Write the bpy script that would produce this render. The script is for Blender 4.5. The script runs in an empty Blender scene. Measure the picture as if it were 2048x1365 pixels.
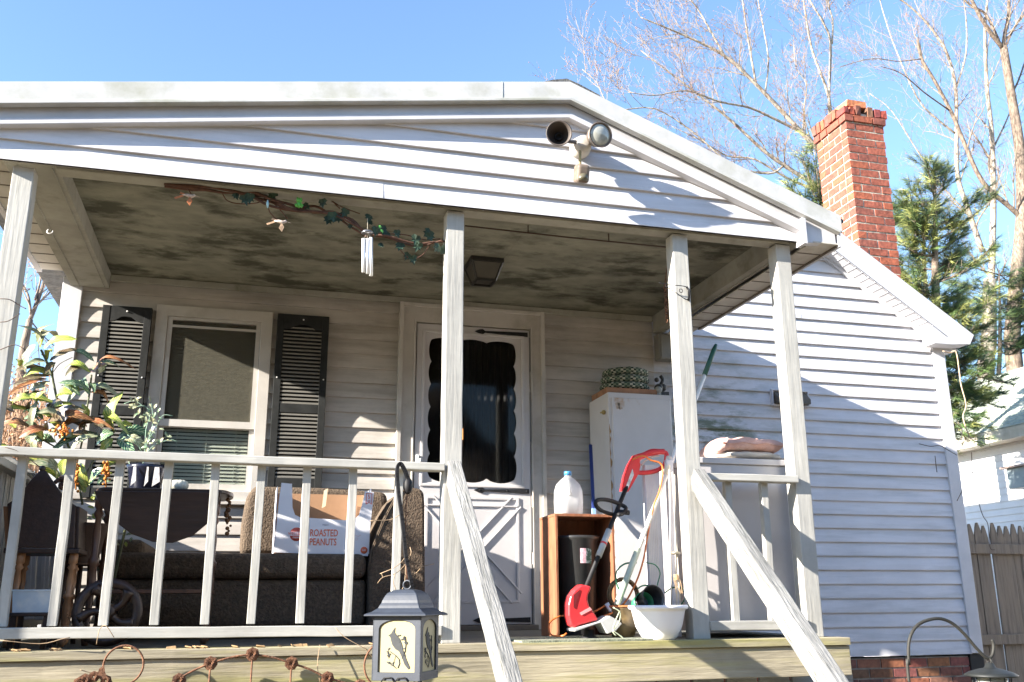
import bpy, math, random
from mathutils import Vector, Matrix, noise
random.seed(7)
PI = math.pi
S = bpy.context.scene
COL = S.collection
# ------------------------------------------------------------------ camera
FPX = 1888.5
YAW, PIT, ROL = .2694, .2681, -.0056
CAM = Vector((-1.4236, -4.3615, .1855))
F = Vector((math.sin(YAW)*math.cos(PIT), math.cos(YAW)*math.cos(PIT), math.sin(PIT)))
R0 = Vector((math.cos(YAW), -math.sin(YAW), 0))
U0 = R0.cross(F)
R = R0*math.cos(ROL)+U0*math.sin(ROL)
U = U0*math.cos(ROL)-R0*math.sin(ROL)
cd = bpy.data.cameras.new('camera'); cam = bpy.data.objects.new('camera', cd); COL.objects.link(cam)
cd.sensor_width = 36; cd.lens = FPX/2048*36; cd.clip_end = 2000; cd.clip_start = .05
m = Matrix.Identity(4)
for i in range(3):
    m[i][0] = R[i]; m[i][1] = U[i]; m[i][2] = -F[i]; m[i][3] = CAM[i]
cam.matrix_world = m
S.camera = cam
def ray(x, y): return F*FPX + R*(x-1024) - U*(y-682.5)
def at(x, y, Y):
    """real point at depth Y seen at a pixel of the photograph"""
    d = ray(x, y); return CAM + d*((Y-CAM.y)/d.y)
def atX(x, y, X):
    d = ray(x, y); return CAM + d*((X-CAM.x)/d.x)
# ------------------------------------------------------------------ light
SUN = Vector((4.2, 1.0, -1.7)).normalized()
w = bpy.data.worlds.new('World'); S.world = w; w.use_nodes = True
nt = w.node_tree; bg = nt.nodes['Background']
sky = nt.nodes.new('ShaderNodeTexSky'); sky.sky_type = 'NISHITA'; sky.sun_disc = False
sky.sun_elevation = math.asin(-SUN.z); sky.sun_rotation = math.atan2(-SUN.x, -SUN.y)
sky.air_density = 1.0; sky.dust_density = .15; sky.ozone_density = 3.0
nt.links.new(sky.outputs[0], bg.inputs[0]); bg.inputs[1].default_value = .092
sl = bpy.data.lights.new('sun', 'SUN'); sl.energy = 5; sl.angle = math.radians(.5); sl.color = (1, .93, .83)
so = bpy.data.objects.new('sun', sl); COL.objects.link(so)
so.rotation_euler = SUN.to_track_quat('-Z', 'Y').to_euler()
S.view_settings.view_transform = 'Standard'; S.view_settings.look = 'None'
S.view_settings.exposure = 2.2; S.view_settings.gamma = 1
S.cycles.max_bounces = 8; S.cycles.transparent_max_bounces = 12
try: S.cycles.use_denoising = True
except Exception: pass
# ------------------------------------------------------------------ materials
MATS = {}
def _n(nt, t, **k):
    n = nt.nodes.new(t)
    for a, b in k.items():
        if a in n.inputs: n.inputs[a].default_value = b
        else: setattr(n, a, b)
    return n
def mat(name, col, rough=.6, var=.12, scale=8, bump=0., stretch=(1, 1, 1), metal=0., stain=None, stain_scale=2.5, stain_lo=.52, stain_hi=.7, spec=.5, fine=0., emit=None, trans=0., alpha=1., grime=0.):
    """procedural material: base colour with noise variation, optional stain colour patches, bump"""
    if name in MATS: return MATS[name]
    m = bpy.data.materials.new(name); m.use_nodes = True; nt = m.node_tree; L = nt.links
    b = nt.nodes['Principled BSDF']
    b.inputs['Roughness'].default_value = rough; b.inputs['Metallic'].default_value = metal
    b.inputs['Specular IOR Level'].default_value = spec
    tc = _n(nt, 'ShaderNodeTexCoord'); mp = _n(nt, 'ShaderNodeMapping'); mp.inputs['Scale'].default_value = stretch
    L.new(tc.outputs['Object'], mp.inputs[0])
    oi = _n(nt, 'ShaderNodeObjectInfo'); ml = _n(nt, 'ShaderNodeMath', operation='MULTIPLY'); ml.inputs[1].default_value = 17.
    L.new(oi.outputs['Random'], ml.inputs[0]); L.new(ml.outputs[0], mp.inputs['Location'])
    n1 = _n(nt, 'ShaderNodeTexNoise'); n1.inputs['Scale'].default_value = scale; n1.inputs['Detail'].default_value = 6; n1.inputs['Roughness'].default_value = .6
    L.new(mp.outputs[0], n1.inputs['Vector'])
    r = _n(nt, 'ShaderNodeValToRGB')
    c = Vector(col)
    r.color_ramp.elements[0].color = (*[max(0, x*(1-var*1.6)) for x in c], 1); r.color_ramp.elements[0].position = .3
    r.color_ramp.elements[1].color = (*[min(1, x*(1+var)) for x in c], 1); r.color_ramp.elements[1].position = .7
    L.new(n1.outputs[0], r.inputs[0]); out = r.outputs[0]
    if stain is not None:
        n2 = _n(nt, 'ShaderNodeTexNoise'); n2.inputs['Scale'].default_value = stain_scale; n2.inputs['Detail'].default_value = 8; n2.inputs['Roughness'].default_value = .65
        L.new(mp.outputs[0], n2.inputs['Vector'])
        mr = _n(nt, 'ShaderNodeMapRange'); mr.inputs[1].default_value = stain_lo; mr.inputs[2].default_value = stain_hi
        L.new(n2.outputs[0], mr.inputs[0])
        mx = _n(nt, 'ShaderNodeMixRGB'); L.new(mr.outputs[0], mx.inputs[0]); L.new(out, mx.inputs[1]); mx.inputs[2].default_value = (*stain, 1)
        out = mx.outputs[0]
    if grime:
        n4 = _n(nt, 'ShaderNodeTexNoise'); n4.inputs['Scale'].default_value = 1.7; n4.inputs['Detail'].default_value = 9; n4.inputs['Roughness'].default_value = .68
        mp2 = _n(nt, 'ShaderNodeMapping'); mp2.inputs['Scale'].default_value = (1, 1, 1.3); L.new(tc.outputs['Object'], mp2.inputs[0]); L.new(ml.outputs[0], mp2.inputs['Location']); L.new(mp2.outputs[0], n4.inputs['Vector'])
        m4 = _n(nt, 'ShaderNodeMapRange'); m4.inputs[1].default_value = .36; m4.inputs[2].default_value = .58; m4.inputs[3].default_value = 1-grime; m4.inputs[4].default_value = 1.04; L.new(n4.outputs[0], m4.inputs[0])
        v4 = _n(nt, 'ShaderNodeVectorMath', operation='SCALE'); L.new(out, v4.inputs[0]); L.new(m4.outputs[0], v4.inputs['Scale']); out = v4.outputs[0]
    L.new(out, b.inputs['Base Color'])
    if bump:
        n3 = _n(nt, 'ShaderNodeTexNoise'); n3.inputs['Scale'].default_value = scale*(fine or 3); n3.inputs['Detail'].default_value = 5
        L.new(mp.outputs[0], n3.inputs['Vector'])
        bp = _n(nt, 'ShaderNodeBump'); bp.inputs['Strength'].default_value = bump; bp.inputs['Distance'].default_value = .01
        L.new(n3.outputs[0], bp.inputs['Height']); L.new(bp.outputs[0], b.inputs['Normal'])
    if emit: b.inputs['Emission Color'].default_value = (*emit[:3], 1); b.inputs['Emission Strength'].default_value = emit[3]
    if trans: b.inputs['Transmission Weight'].default_value = trans
    if alpha < 1: b.inputs['Alpha'].default_value = alpha
    MATS[name] = m
    return m
WOODP = mat('weathered_paint', (.43, .42, .385), .75, .07, 7, .18, (.25, 3, 3), stain=(.24, .23, .19), stain_scale=7, stain_lo=.56, stain_hi=.78, grime=.2)
WOODR = mat('raw_grey_wood', (.27, .265, .25), .85, .16, 14, .5, (.3, 3.5, 3.5), stain=(.09, .095, .085), stain_scale=26, stain_lo=.52, stain_hi=.66, grime=.3)
RIMW = mat('mossy_deck_wood', (.35, .305, .215), .85, .22, 9, .4, (.2, 3, 3), grime=.25, stain=(.27, .25, .075), stain_scale=3, stain_lo=.46, stain_hi=.66)
TRIM = mat('white_trim', (.56, .555, .575), .5, .06, 5, .05, grime=.07)
FASC = mat('fascia_aluminium', (.50, .50, .49), .5, .08, 5, .05, stain=(.33, .33, .27), stain_scale=3.5, stain_lo=.46, stain_hi=.7, grime=.08)
CEIL = mat('mouldy_ceiling', (.23, .225, .17), .85, .22, 5, .1, (1, 1.8, 1), stain=(.06, .06, .038), stain_scale=2.6, stain_lo=.48, stain_hi=.61)
BEAM = mat('porch_beam_paint', (.34, .33, .28), .8, .15, 6, .1, stain=(.16, .155, .12), stain_scale=3)
BLACKM = mat('black_metal', (.014, .014, .016), .6, .3, 20, .1, spec=.3)
RUST = mat('rusty_iron', (.15, .065, .032), .85, .4, 40, .4, stain=(.25, .12, .06), stain_scale=30)
DARKW = mat('dark_stained_wood', (.028, .013, .009), .4, .3, 8, .15, (4, .5, 4))
MEDW = mat('oak_and_sunlit_panel', (.30, .15, .07), .45, .25, 12, .1, (4, 4, .5))
SHUT = mat('black_shutter', (.021, .022, .0215), .75, .25, 12, .1, spec=.25)
WHITEP = mat('white_plastic', (.78, .78, .78), .35, .03, 5)
GLASSD = mat('dark_glass', (.012, .013, .014), .06, .1, 3)
def siding_mat(name, green=True):
    m = mat(name, (.60, .59, .615), .5, .06, 3, .08, (.6, 1, 6), grime=.07, stain=(.36, .37, .37), stain_scale=2.2, stain_lo=.5, stain_hi=.8)
    if green:
        nt = m.node_tree; L = nt.links; b = nt.nodes['Principled BSDF']; src = b.inputs['Base Color'].links[0].from_socket
        g = _n(nt, 'ShaderNodeNewGeometry'); sx = _n(nt, 'ShaderNodeSeparateXYZ'); L.new(g.outputs['Position'], sx.inputs[0])
        def bump(o, c, r):
            a = _n(nt, 'ShaderNodeMath', operation='SUBTRACT'); L.new(o, a.inputs[0]); a.inputs[1].default_value = c
            d = _n(nt, 'ShaderNodeMath', operation='ABSOLUTE'); L.new(a.outputs[0], d.inputs[0])
            e = _n(nt, 'ShaderNodeMapRange'); e.inputs[1].default_value = r; e.inputs[2].default_value = 0; L.new(d.outputs[0], e.inputs[0]); return e.outputs[0]
        k = _n(nt, 'ShaderNodeMath', operation='MULTIPLY'); L.new(bump(sx.outputs[0], 1.85, .65), k.inputs[0]); L.new(bump(sx.outputs[2], 1.35, .85), k.inputs[1])
        nz = _n(nt, 'ShaderNodeTexNoise'); nz.inputs['Scale'].default_value = 5; nz.inputs['Detail'].default_value = 8; nz.inputs['Roughness'].default_value = .7
        mp = _n(nt, 'ShaderNodeMapping'); mp.inputs['Scale'].default_value = (.7, 1, 2.5); L.new(g.outputs['Position'], mp.inputs[0]); L.new(mp.outputs[0], nz.inputs['Vector'])
        r2 = _n(nt, 'ShaderNodeMapRange'); r2.inputs[1].default_value = .44; r2.inputs[2].default_value = .62; L.new(nz.outputs[0], r2.inputs[0])
        q = _n(nt, 'ShaderNodeMath', operation='MULTIPLY'); L.new(k.outputs[0], q.inputs[0]); L.new(r2.outputs[0], q.inputs[1])
        q2 = _n(nt, 'ShaderNodeMath', operation='MULTIPLY'); q2.use_clamp = True; L.new(q.outputs[0], q2.inputs[0]); q2.inputs[1].default_value = 1.6
        mx = _n(nt, 'ShaderNodeMixRGB'); L.new(q2.outputs[0], mx.inputs[0]); L.new(src, mx.inputs[1]); mx.inputs[2].default_value = (.16, .18, .12, 1)
        L.new(mx.outputs[0], b.inputs['Base Color'])
    return m
SIDE = siding_mat('lap_siding')
TRIMP = mat('porch_trim', (.50, .47, .43), .55, .08, 5, .05, stain=(.36, .33, .28), stain_scale=3)  # darker, warmer trim tone used under the porch
SIDEP = mat('porch_siding', (.49, .455, .415), .55, .08, 3, .08, (.6, 1, 6), grime=.18, stain=(.33, .30, .26), stain_scale=2.6, stain_lo=.46, stain_hi=.72)  # darker, warmer siding tone for the wall under the porch
FLOOR = mat('dark_floor', (.11, .105, .085), .85, .3, 12, .3, (.3, 3, 3))  # deck boards in a darker tone than the nosing
SIDEG = siding_mat('gable_siding', False)
def vcol_mat(name, rough=.85, bump=.4, scale=60, atr='bc'):
    m = bpy.data.materials.new(name); m.use_nodes = True; nt = m.node_tree; L = nt.links; b = nt.nodes['Principled BSDF']
    b.inputs['Roughness'].default_value = rough
    a = _n(nt, 'ShaderNodeAttribute', attribute_name=atr)
    tc = _n(nt, 'ShaderNodeTexCoord'); n = _n(nt, 'ShaderNodeTexNoise'); n.inputs['Scale'].default_value = scale*.6; n.inputs['Detail'].default_value = 6
    L.new(tc.outputs['Object'], n.inputs['Vector'])
    mr = _n(nt, 'ShaderNodeMapRange'); mr.inputs[1].default_value = .3; mr.inputs[2].default_value = .7; mr.inputs[3].default_value = .65; mr.inputs[4].default_value = 1.25
    L.new(n.outputs[0], mr.inputs[0])
    vm = _n(nt, 'ShaderNodeVectorMath', operation='SCALE'); L.new(a.outputs['Color'], vm.inputs[0]); L.new(mr.outputs[0], vm.inputs['Scale'])
    L.new(vm.outputs[0], b.inputs['Base Color'])
    bp = _n(nt, 'ShaderNodeBump'); bp.inputs['Strength'].default_value = bump; bp.inputs['Distance'].default_value = .01
    L.new(n.outputs[0], bp.inputs['Height']); L.new(bp.outputs[0], b.inputs['Normal'])
    return m
BRICK = vcol_mat('brick')
# ------------------------------------------------------------------ mesh accumulator
ORG = {}
class M:
    def __init__(s): s.v = []; s.f = []; s.sm = []; s.uv = {}; s.col = None; s.cols = []; s.mi = []; s.cm = 0
    def add(s, vs, fs, smooth=False):
        o = len(s.v); s.v += [Vector(x) for x in vs]
        for f in fs:
            s.f.append([o+i for i in f]); s.sm.append(smooth); s.mi.append(s.cm); s.cols.append(s.col)
        return o
    def box(s, a, b, j=0.):
        x0, y0, z0 = a; x1, y1, z1 = b
        vs = [(x, y, z) for z in (z0, z1) for y in (y0, y1) for x in (x0, x1)]
        if j: vs = [tuple(c+random.uniform(-j, j) for c in v) for v in vs]
        s.add(vs, [(0, 2, 3, 1), (4, 5, 7, 6), (0, 1, 5, 4), (2, 6, 7, 3), (0, 4, 6, 2), (1, 3, 7, 5)]); return s
    def obox(s, c, ax, ay, az):
        c, ax, ay, az = map(Vector, (c, ax, ay, az))
        vs = [c+ax*i+ay*j+az*k for k in (-1, 1) for j in (-1, 1) for i in (-1, 1)]
        s.add(vs, [(0, 2, 3, 1), (4, 5, 7, 6), (0, 1, 5, 4), (2, 6, 7, 3), (0, 4, 6, 2), (1, 3, 7, 5)]); return s
    def bar(s, p, q, w, h, up=(0, 0, 1)):
        p, q = Vector(p), Vector(q); d = (q-p); n = d.normalized(); u = Vector(up)
        sd = n.cross(u)
        if sd.length < 1e-4: sd = n.cross(Vector((0, 1, 0)))
        sd.normalize(); u = sd.cross(n)
        return s.obox((p+q)/2, d/2, sd*w/2, u*h/2)
    def tube(s, pts, r, n=8, cap=True):
        pts = [Vector(p) for p in pts]
        if not isinstance(r, (list, tuple)): r = [r]*len(pts)
        rings = []; prev = None
        for i, p in enumerate(pts):
            d = (pts[min(i+1, len(pts)-1)]-pts[max(i-1, 0)])
            if d.length < 1e-9: d = Vector((0, 0, 1))
            d.normalize()
            if prev is None: a = d.orthogonal().normalized()
            else:
                a = prev-d*prev.dot(d)
                a = a.normalized() if a.length > 1e-6 else d.orthogonal().normalized()
            prev = a; b = d.cross(a)
            rings.append([p+(a*math.cos(2*PI*k/n)+b*math.sin(2*PI*k/n))*r[i] for k in range(n)])
        vs = [v for g in rings for v in g]; fs = []
        for i in range(len(pts)-1):
            for k in range(n): fs.append((i*n+k, i*n+(k+1) % n, (i+1)*n+(k+1) % n, (i+1)*n+k))
        if cap: fs += [tuple(range(n-1, -1, -1)), tuple((len(pts)-1)*n+k for k in range(n))]
        s.add(vs, fs, n > 4); return s
    def lathe(s, c, prof, n=24, axis=(0, 0, 1), cap=True, sx=1, sy=1):
        """prof: (radius, height) pairs along axis from point c"""
        c = Vector(c); az = Vector(axis).normalized(); ax = az.orthogonal().normalized()
        if abs(az.z) > .99: ax = Vector((1, 0, 0))
        ay = az.cross(ax); vs = []; fs = []
        for r, h in prof:
            for k in range(n): vs.append(c+az*h+ax*(r*sx*math.cos(2*PI*k/n))+ay*(r*sy*math.sin(2*PI*k/n)))
        for i in range(len(prof)-1):
            for k in range(n): fs.append((i*n+k, i*n+(k+1) % n, (i+1)*n+(k+1) % n, (i+1)*n+k))
        if cap: fs += [tuple(range(n-1, -1, -1)), tuple((len(prof)-1)*n+k for k in range(n))]
        s.add(vs, fs, n > 5); return s
    def prism(s, pts, ext):
        """closed polygon (3-D points) swept by vector ext"""
        pts = [Vector(p) for p in pts]; e = Vector(ext); n = len(pts)
        fs = [tuple(range(n)), tuple(range(2*n-1, n-1, -1))]+[(i, n+i, n+(i+1) % n, (i+1) % n) for i in range(n)]
        s.add(pts+[p+e for p in pts], fs); return s
    def pp(s, px, Y0, Y1):
        return s.prism([at(x, y, Y0) for x, y in px], (0, Y1-Y0, 0))
    def ring(s, outer, inner, ext):
        """frame between two polygons with the same number of points"""
        o = [Vector(p) for p in outer]; i = [Vector(p) for p in inner]; e = Vector(ext); n = len(o)
        vs = o+i+[p+e for p in o]+[p+e for p in i]; fs = []
        for k in range(n):
            j = (k+1) % n
            fs += [(k, j, n+j, n+k), (2*n+k, 3*n+k, 3*n+j, 2*n+j), (k, 2*n+k, 2*n+j, j), (n+k, n+j, 3*n+j, 3*n+k)]
        s.add(vs, fs); return s
    def ball(s, c, r, n=12, sx=1, sy=1, sz=1, jit=0.):
        prof = [(math.sin(PI*i/n)*r+1e-5, -math.cos(PI*i/n)*r*sz) for i in range(n+1)]
        o = len(s.v); s.lathe(c, prof, n*2 if n < 12 else 20, sx=sx, sy=sy)
        if jit:
            for v in s.v[o:]:
                d = noise.noise(v*9)*jit; v += (v-Vector(c)).normalized()*d
        return s
    def build(s, name, m, parent=None, bevel=0., label=None, seg=2):
        vs = s.v
        if parent is not None: org = ORG[parent]
        else:
            org = Vector(((min(v.x for v in vs)+max(v.x for v in vs))/2, (min(v.y for v in vs)+max(v.y for v in vs))/2, min(v.z for v in vs)))
        me = bpy.data.meshes.new(name); me.from_pydata([v-org for v in vs], [], s.f); me.update()
        me.polygons.foreach_set('use_smooth', s.sm)
        ms = m if isinstance(m, (list, tuple)) else [m]
        for x in ms: me.materials.append(x)
        if len(ms) > 1: me.polygons.foreach_set('material_index', s.mi)
        if any(c is not None for c in s.cols):
            ca = me.color_attributes.new('bc', 'FLOAT_COLOR', 'CORNER'); i = 0
            for p, c in zip(me.polygons, s.cols):
                for li in p.loop_indices: ca.data[li].color = (*(c or (.3, .3, .3)), 1)
        if s.uv:
            ul = me.uv_layers.new(name='uv')
            for p in me.polygons:
                for li in p.loop_indices: ul.data[li].uv = s.uv.get(me.loops[li].vertex_index, (0, 0))
        o = bpy.data.objects.new(name, me); COL.objects.link(o)
        if parent is None: o.location = org
        else: o.parent = parent
        ORG[o] = org
        if bevel:
            b = o.modifiers.new('bevel', 'BEVEL'); b.width = bevel; b.segments = seg; b.limit_method = 'ANGLE'; b.angle_limit = math.radians(40)
        if label: o['label'] = label
        return o
def thing(name, loc, label, cat, group=None):
    o = bpy.data.objects.new(name, None); COL.objects.link(o); o.location = loc; o.empty_display_size = .1
    ORG[o] = Vector(loc); o['label'] = label; o['category'] = cat
    if group: o['group'] = group
    return o
def tag(o, label, cat, group=None):
    o['label'] = label; o['category'] = cat
    if group: o['group'] = group
    return o
def struct(o): o['kind'] = 'structure'; return o
def beam(name, p, q, w, h, m, parent, bevel=.003, up=(0, 0, 1), jit=.0012):
    """timber whose grain runs along its own x axis, slightly uneven"""
    p, q = Vector(p), Vector(q); d = q-p; L = d.length; n = d.normalized(); sd = Vector(up).cross(n)
    if sd.length < 1e-4: sd = Vector((0, 1, 0))
    sd.normalize(); u = n.cross(sd)
    k = M(); N = max(2, int(L/.12)); vs = []; fs = []
    for i in range(N+1):
        a, b = [noise.noise(Vector((p.x*7+i*.9, p.z*5, 3.1+j)))*jit*2 for j in (0, 9)]
        for sy, sz in ((-1, -1), (1, -1), (1, 1), (-1, 1)): vs.append((L*i/N, sy*w/2+a, sz*h/2+b))
    for i in range(N):
        for j in range(4): fs.append((4*i+j, 4*i+(j+1) % 4, 4*i+4+(j+1) % 4, 4*i+4+j))
    fs += [(3, 2, 1, 0), tuple(4*N+j for j in range(4))]
    fs = [tuple(reversed(f)) for f in fs]
    me = bpy.data.meshes.new(name); me.from_pydata(vs, [], fs); me.update(); me.materials.append(m)
    o = bpy.data.objects.new(name, me); COL.objects.link(o)
    rm = Matrix((n, sd, u)).transposed()
    o.rotation_euler = rm.to_euler()
    if parent is not None: o.parent = parent; o.location = p-ORG[parent]
    else: o.location = p
    ORG[o] = p
    if bevel:
        b = o.modifiers.new('bevel', 'BEVEL'); b.width = bevel; b.segments = 2; b.limit_method = 'ANGLE'; b.angle_limit = math.radians(50)
    return o
def text(name, s, size, loc, m, parent, sx=1., rot=(PI/2, 0, 0), ext=.0006, align='CENTER'):
    c = bpy.data.curves.new(name, 'FONT'); c.body = s; c.size = size; c.extrude = ext; c.align_x = align; c.align_y = 'CENTER'; c.resolution_u = 3; c.offset = size*.012
    t = bpy.data.objects.new(name+'_t', c); COL.objects.link(t)
    dg = bpy.context.evaluated_depsgraph_get(); me = bpy.data.meshes.new_from_object(t.evaluated_get(dg)); bpy.data.objects.remove(t)
    me.materials.clear(); me.materials.append(m); me.name = name
    mt = Matrix.Rotation(rot[0], 4, 'X') @ Matrix.Diagonal((sx, 1, 1, 1))
    mt = Matrix.Rotation(rot[2], 4, 'Z') @ mt
    me.transform(Matrix.Translation(Vector(loc)-ORG[parent]) @ mt)
    o = bpy.data.objects.new(name, me); COL.objects.link(o); o.parent = parent; ORG[o] = ORG[parent]
    return o
def arc(c, r, a0, a1, n, ax=(1, 0, 0), ay=(0, 0, 1)):
    c, ax, ay = Vector(c), Vector(ax), Vector(ay)
    return [c+ax*r*math.cos(a0+(a1-a0)*i/n)+ay*r*math.sin(a0+(a1-a0)*i/n) for i in range(n+1)]
def spline(pts, n=6):
    P = [Vector(p) for p in pts]; P = [P[0]*2-P[1]]+P+[P[-1]*2-P[-2]]; o = []
    for i in range(1, len(P)-2):
        for k in range(n):
            t = k/n; a, b, c, d = P[i-1:i+3]
            o.append(.5*((2*b)+(c-a)*t+(2*a-5*b+4*c-d)*t*t+(3*b-a-3*c+d)*t**3))
    o.append(P[-2]); return o
# ================================================================== SETTING
def ground_z(x, y): return -1.05
g = M(); g.col = None
N = 24
g.add([(-120, -120, -1.05), (160, -120, -1.05), (160, 160, -1.05), (-120, 160, -1.05)], [(0, 1, 2, 3)])
struct(g.build('ground', mat('winter_lawn', (.17, .125, .07), .95, .35, 1.5, .3, stain=(.09, .10, .04), stain_scale=.6, fine=20)))
gr = M()
for i in range(2600):
    x = random.uniform(-4.5, 5.5); y = random.uniform(-3.2, 2.6)
    if -2.7 < x < 4.1 and y > -.1: continue
    a = random.uniform(0, 2*PI); h = random.uniform(.03, .08); d = Vector((math.cos(a), math.sin(a), 0))
    gr.add([(x, y, -1.05), (x+d.y*.006, y-d.x*.006, -1.05), (x+d.x*.03, y+d.y*.03, -1.05+h)], [(0, 1, 2)])
o = gr.build('grass', mat('dry_grass', (.32, .27, .12), .9, .3, 3)); o['kind'] = 'stuff'
# ================================================================== HOUSE
D = 1.93; E_ = .1016
house = thing('house', (.65, D, -1.05), 'white vinyl sided house behind the porch with brick chimney and steep right roof edge', 'house')
def siding(b, zb, zt, xl, xr, Y, holes=(), e=E_, out=.017):
    prof = [(0, 0), (0, 1.), (.06, 1.0), (.2, .9), (.4, .74), (.6, .52), (.8, .24), (.93, .04), (1., 0.)]
    n = int(math.ceil((zt-zb)/e)); JX = {i: [random.uniform(-2.6, 3.8)] for i in range(n) if random.random() < .55}
    for i in range(n):
        z0 = zb+i*e
        for (t0, o0), (t1, o1) in zip(prof, prof[1:]):
            za, zc = z0+t0*e, z0+t1*e
            if za > zt+1e-6: break
            zc = min(zc, zt)
            a0, a1, c0, c1 = xl(za), xr(za), xl(zc), xr(zc)
            if a1 <= a0 and c1 <= c0: continue
            if a1 < a0: a0 = a1 = (c0+c1)/2
            if c1 < c0: c0 = c1 = (a0+a1)/2
            zm = (za+zc)/2
            cuts = sorted((h[0], h[1]) for h in holes if h[2] < zm < h[3])
            xs = []; cur = None
            segs = []; s0 = None
            for h0, h1 in cuts: segs.append((s0, h0)); s0 = h1
            segs.append((s0, None))
            ns_ = []
            for l, r in segs:
                A = a0 if l is None else l; B = a1 if r is None else r
                if B-A < .05: ns_.append((l, r, 0.)); continue
                jx = [q for q in JX.get(i, ()) if A+.1 < q < B-.1]
                st = [None if l is None else l]+sorted(jx+[A+.37*k for k in range(1, int((B-A)/.37)) if all(abs(A+.37*k-q) > .02 for q in jx)])+[r]
                for u, v in zip(st, st[1:]): ns_.append((u, v, .0016 if any((v is not None and v <= q+1e-6) for q in jx) else 0.))
            for l, r, ex in ns_:
                A0 = a0 if l is None else l; C0 = c0 if l is None else l
                A1 = a1 if r is None else r; C1 = c1 if r is None else r
                if A1 < A0 or C1 < C0:
                    if l is not None and r is not None and (min(a1, c1) < l or max(a0, c0) > r): continue
                A0, A1 = min(max(A0, a0), a1), min(max(A1, a0), a1); C0, C1 = min(max(C0, c0), c1), min(max(C1, c0), c1)
                if A1-A0 < 1e-5 and C1-C0 < 1e-5: continue
                wa, wb = [.0016*noise.noise(Vector((q*2.3, i*1.7, 4.)))*(o0+o1 > 0) for q in (A0, A1)]
                b.add([(A0, Y-o0*out-ex-wa, za), (A1, Y-o0*out-ex-wb, za), (C1, Y-o1*out-ex-wb, zc), (C0, Y-o1*out-ex-wa, zc)], [(0, 1, 2, 3)])
# roof line of the main gable wall (under the rake)
def rk(x): return 2.955-(x-3.12)*.674
def rake_x(z):       # x of the wall top line at height z, right slope
    return 3.12-(z+.215-2.955)/.674
WH = [(-2.02, -1.42, .86, 1.985), (-.385, .435, .03, 2.06)]
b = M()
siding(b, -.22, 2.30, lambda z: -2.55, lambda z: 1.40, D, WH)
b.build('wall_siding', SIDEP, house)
b = M(); siding(b, -.22, 3.25, lambda z: 1.40, lambda z: 3.88 if z < 2.20 else rake_x(z), D)
b.build('wall_siding', SIDE, house)
b = M()   # solid shell of the house: back and sides
b.add([(-2.65, D+.01, -1.05), (-2.65, 8, -1.05), (-2.65, 8, 2.5), (-2.65, D+.01, 2.5)], [(0, 1, 2, 3)])
b.add([(3.96, D+.01, -.2), (3.96, 8, -.2), (3.96, 8, 2.2), (3.96, D+.01, 2.2)], [(0, 1, 2, 3)])
b.add([(-2.65, 8, -1.05), (3.96, 8, -1.05), (3.96, 8, 2.2), (3.2, 8, 2.8), (.4, 8, 3.0), (-2.65, 8, 2.5)], [(0, 1, 2, 3, 4, 5)])
b.build('side_wall', TRIM, house)
b = M(); b.box((-2.665, D-.03, -1.05), (-2.545, D+.05, 2.2)); b.build('corner_post', TRIM, house, .004)
b = M(); b.box((3.865, D-.026, -.215), (3.975, D+.09, 2.18)); b.build('corner_post', TRIM, house, .004)
# interior room seen through the door and window
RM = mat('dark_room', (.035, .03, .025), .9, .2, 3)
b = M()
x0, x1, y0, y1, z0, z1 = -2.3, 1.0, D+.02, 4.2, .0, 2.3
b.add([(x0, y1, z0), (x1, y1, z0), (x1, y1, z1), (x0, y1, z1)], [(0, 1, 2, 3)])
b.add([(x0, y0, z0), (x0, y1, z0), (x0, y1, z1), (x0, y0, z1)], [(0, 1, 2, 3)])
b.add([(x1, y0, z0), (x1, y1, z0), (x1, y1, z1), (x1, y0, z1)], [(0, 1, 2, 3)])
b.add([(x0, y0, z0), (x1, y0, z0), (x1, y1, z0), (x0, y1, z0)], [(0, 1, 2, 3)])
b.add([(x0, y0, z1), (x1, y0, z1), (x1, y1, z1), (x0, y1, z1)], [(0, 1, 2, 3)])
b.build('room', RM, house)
# foundation bricks
def bricks(b, x0, x1, z0, z1, Y, L=.2, H=.058, mo=.011, face='y', jit=.002, depth=.03, cols=None, off=0):
    r = 0; z = z0
    while z < z1-.01:
        x = x0-(L/2 if (r+off) % 2 else 0)
        while x < x1-.01:
            a, c = max(x, x0), min(x+L-mo, x1)
            if c-a > .02:
                k = random.random(); base = random.choice(cols)
                b.col = tuple(u*random.uniform(.8, 1.15) for u in base)
                h = min(H, z1-z)
                if face == 'y': b.box((a, Y-.006+random.uniform(-jit, jit), z), (c, Y+depth, z+h), jit)
                else: b.box((Y-.006+random.uniform(-jit, jit), a, z), (Y+depth, c, z+h), jit)
            x += L
        z += H+mo; r += 1
FB = [(.22, .085, .06), (.17, .07, .055), (.26, .10, .06), (.20, .075, .05)]
b = M(); bricks(b, -2.6, 3.86, -1.06, -.235, D+.012, cols=FB)
b.col = (.30, .28, .25); b.box((-2.6, D+.014, -1.05), (3.86, D+.2, -.235))
b.build('foundation', BRICK, house)
b = M(); b.box((3.87, D+.0, -1.05), (3.99, D+.3, -.222)); b.build('foundation_corner', mat('black_tar', (.02, .02, .02), .8), house)
# roof of the house
SH = mat('grey_shingle', (.10, .10, .10), .9, .3, 25, .5, stain=(.16, .15, .13), stain_scale=12)
b = M()
ov = 1.77
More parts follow.
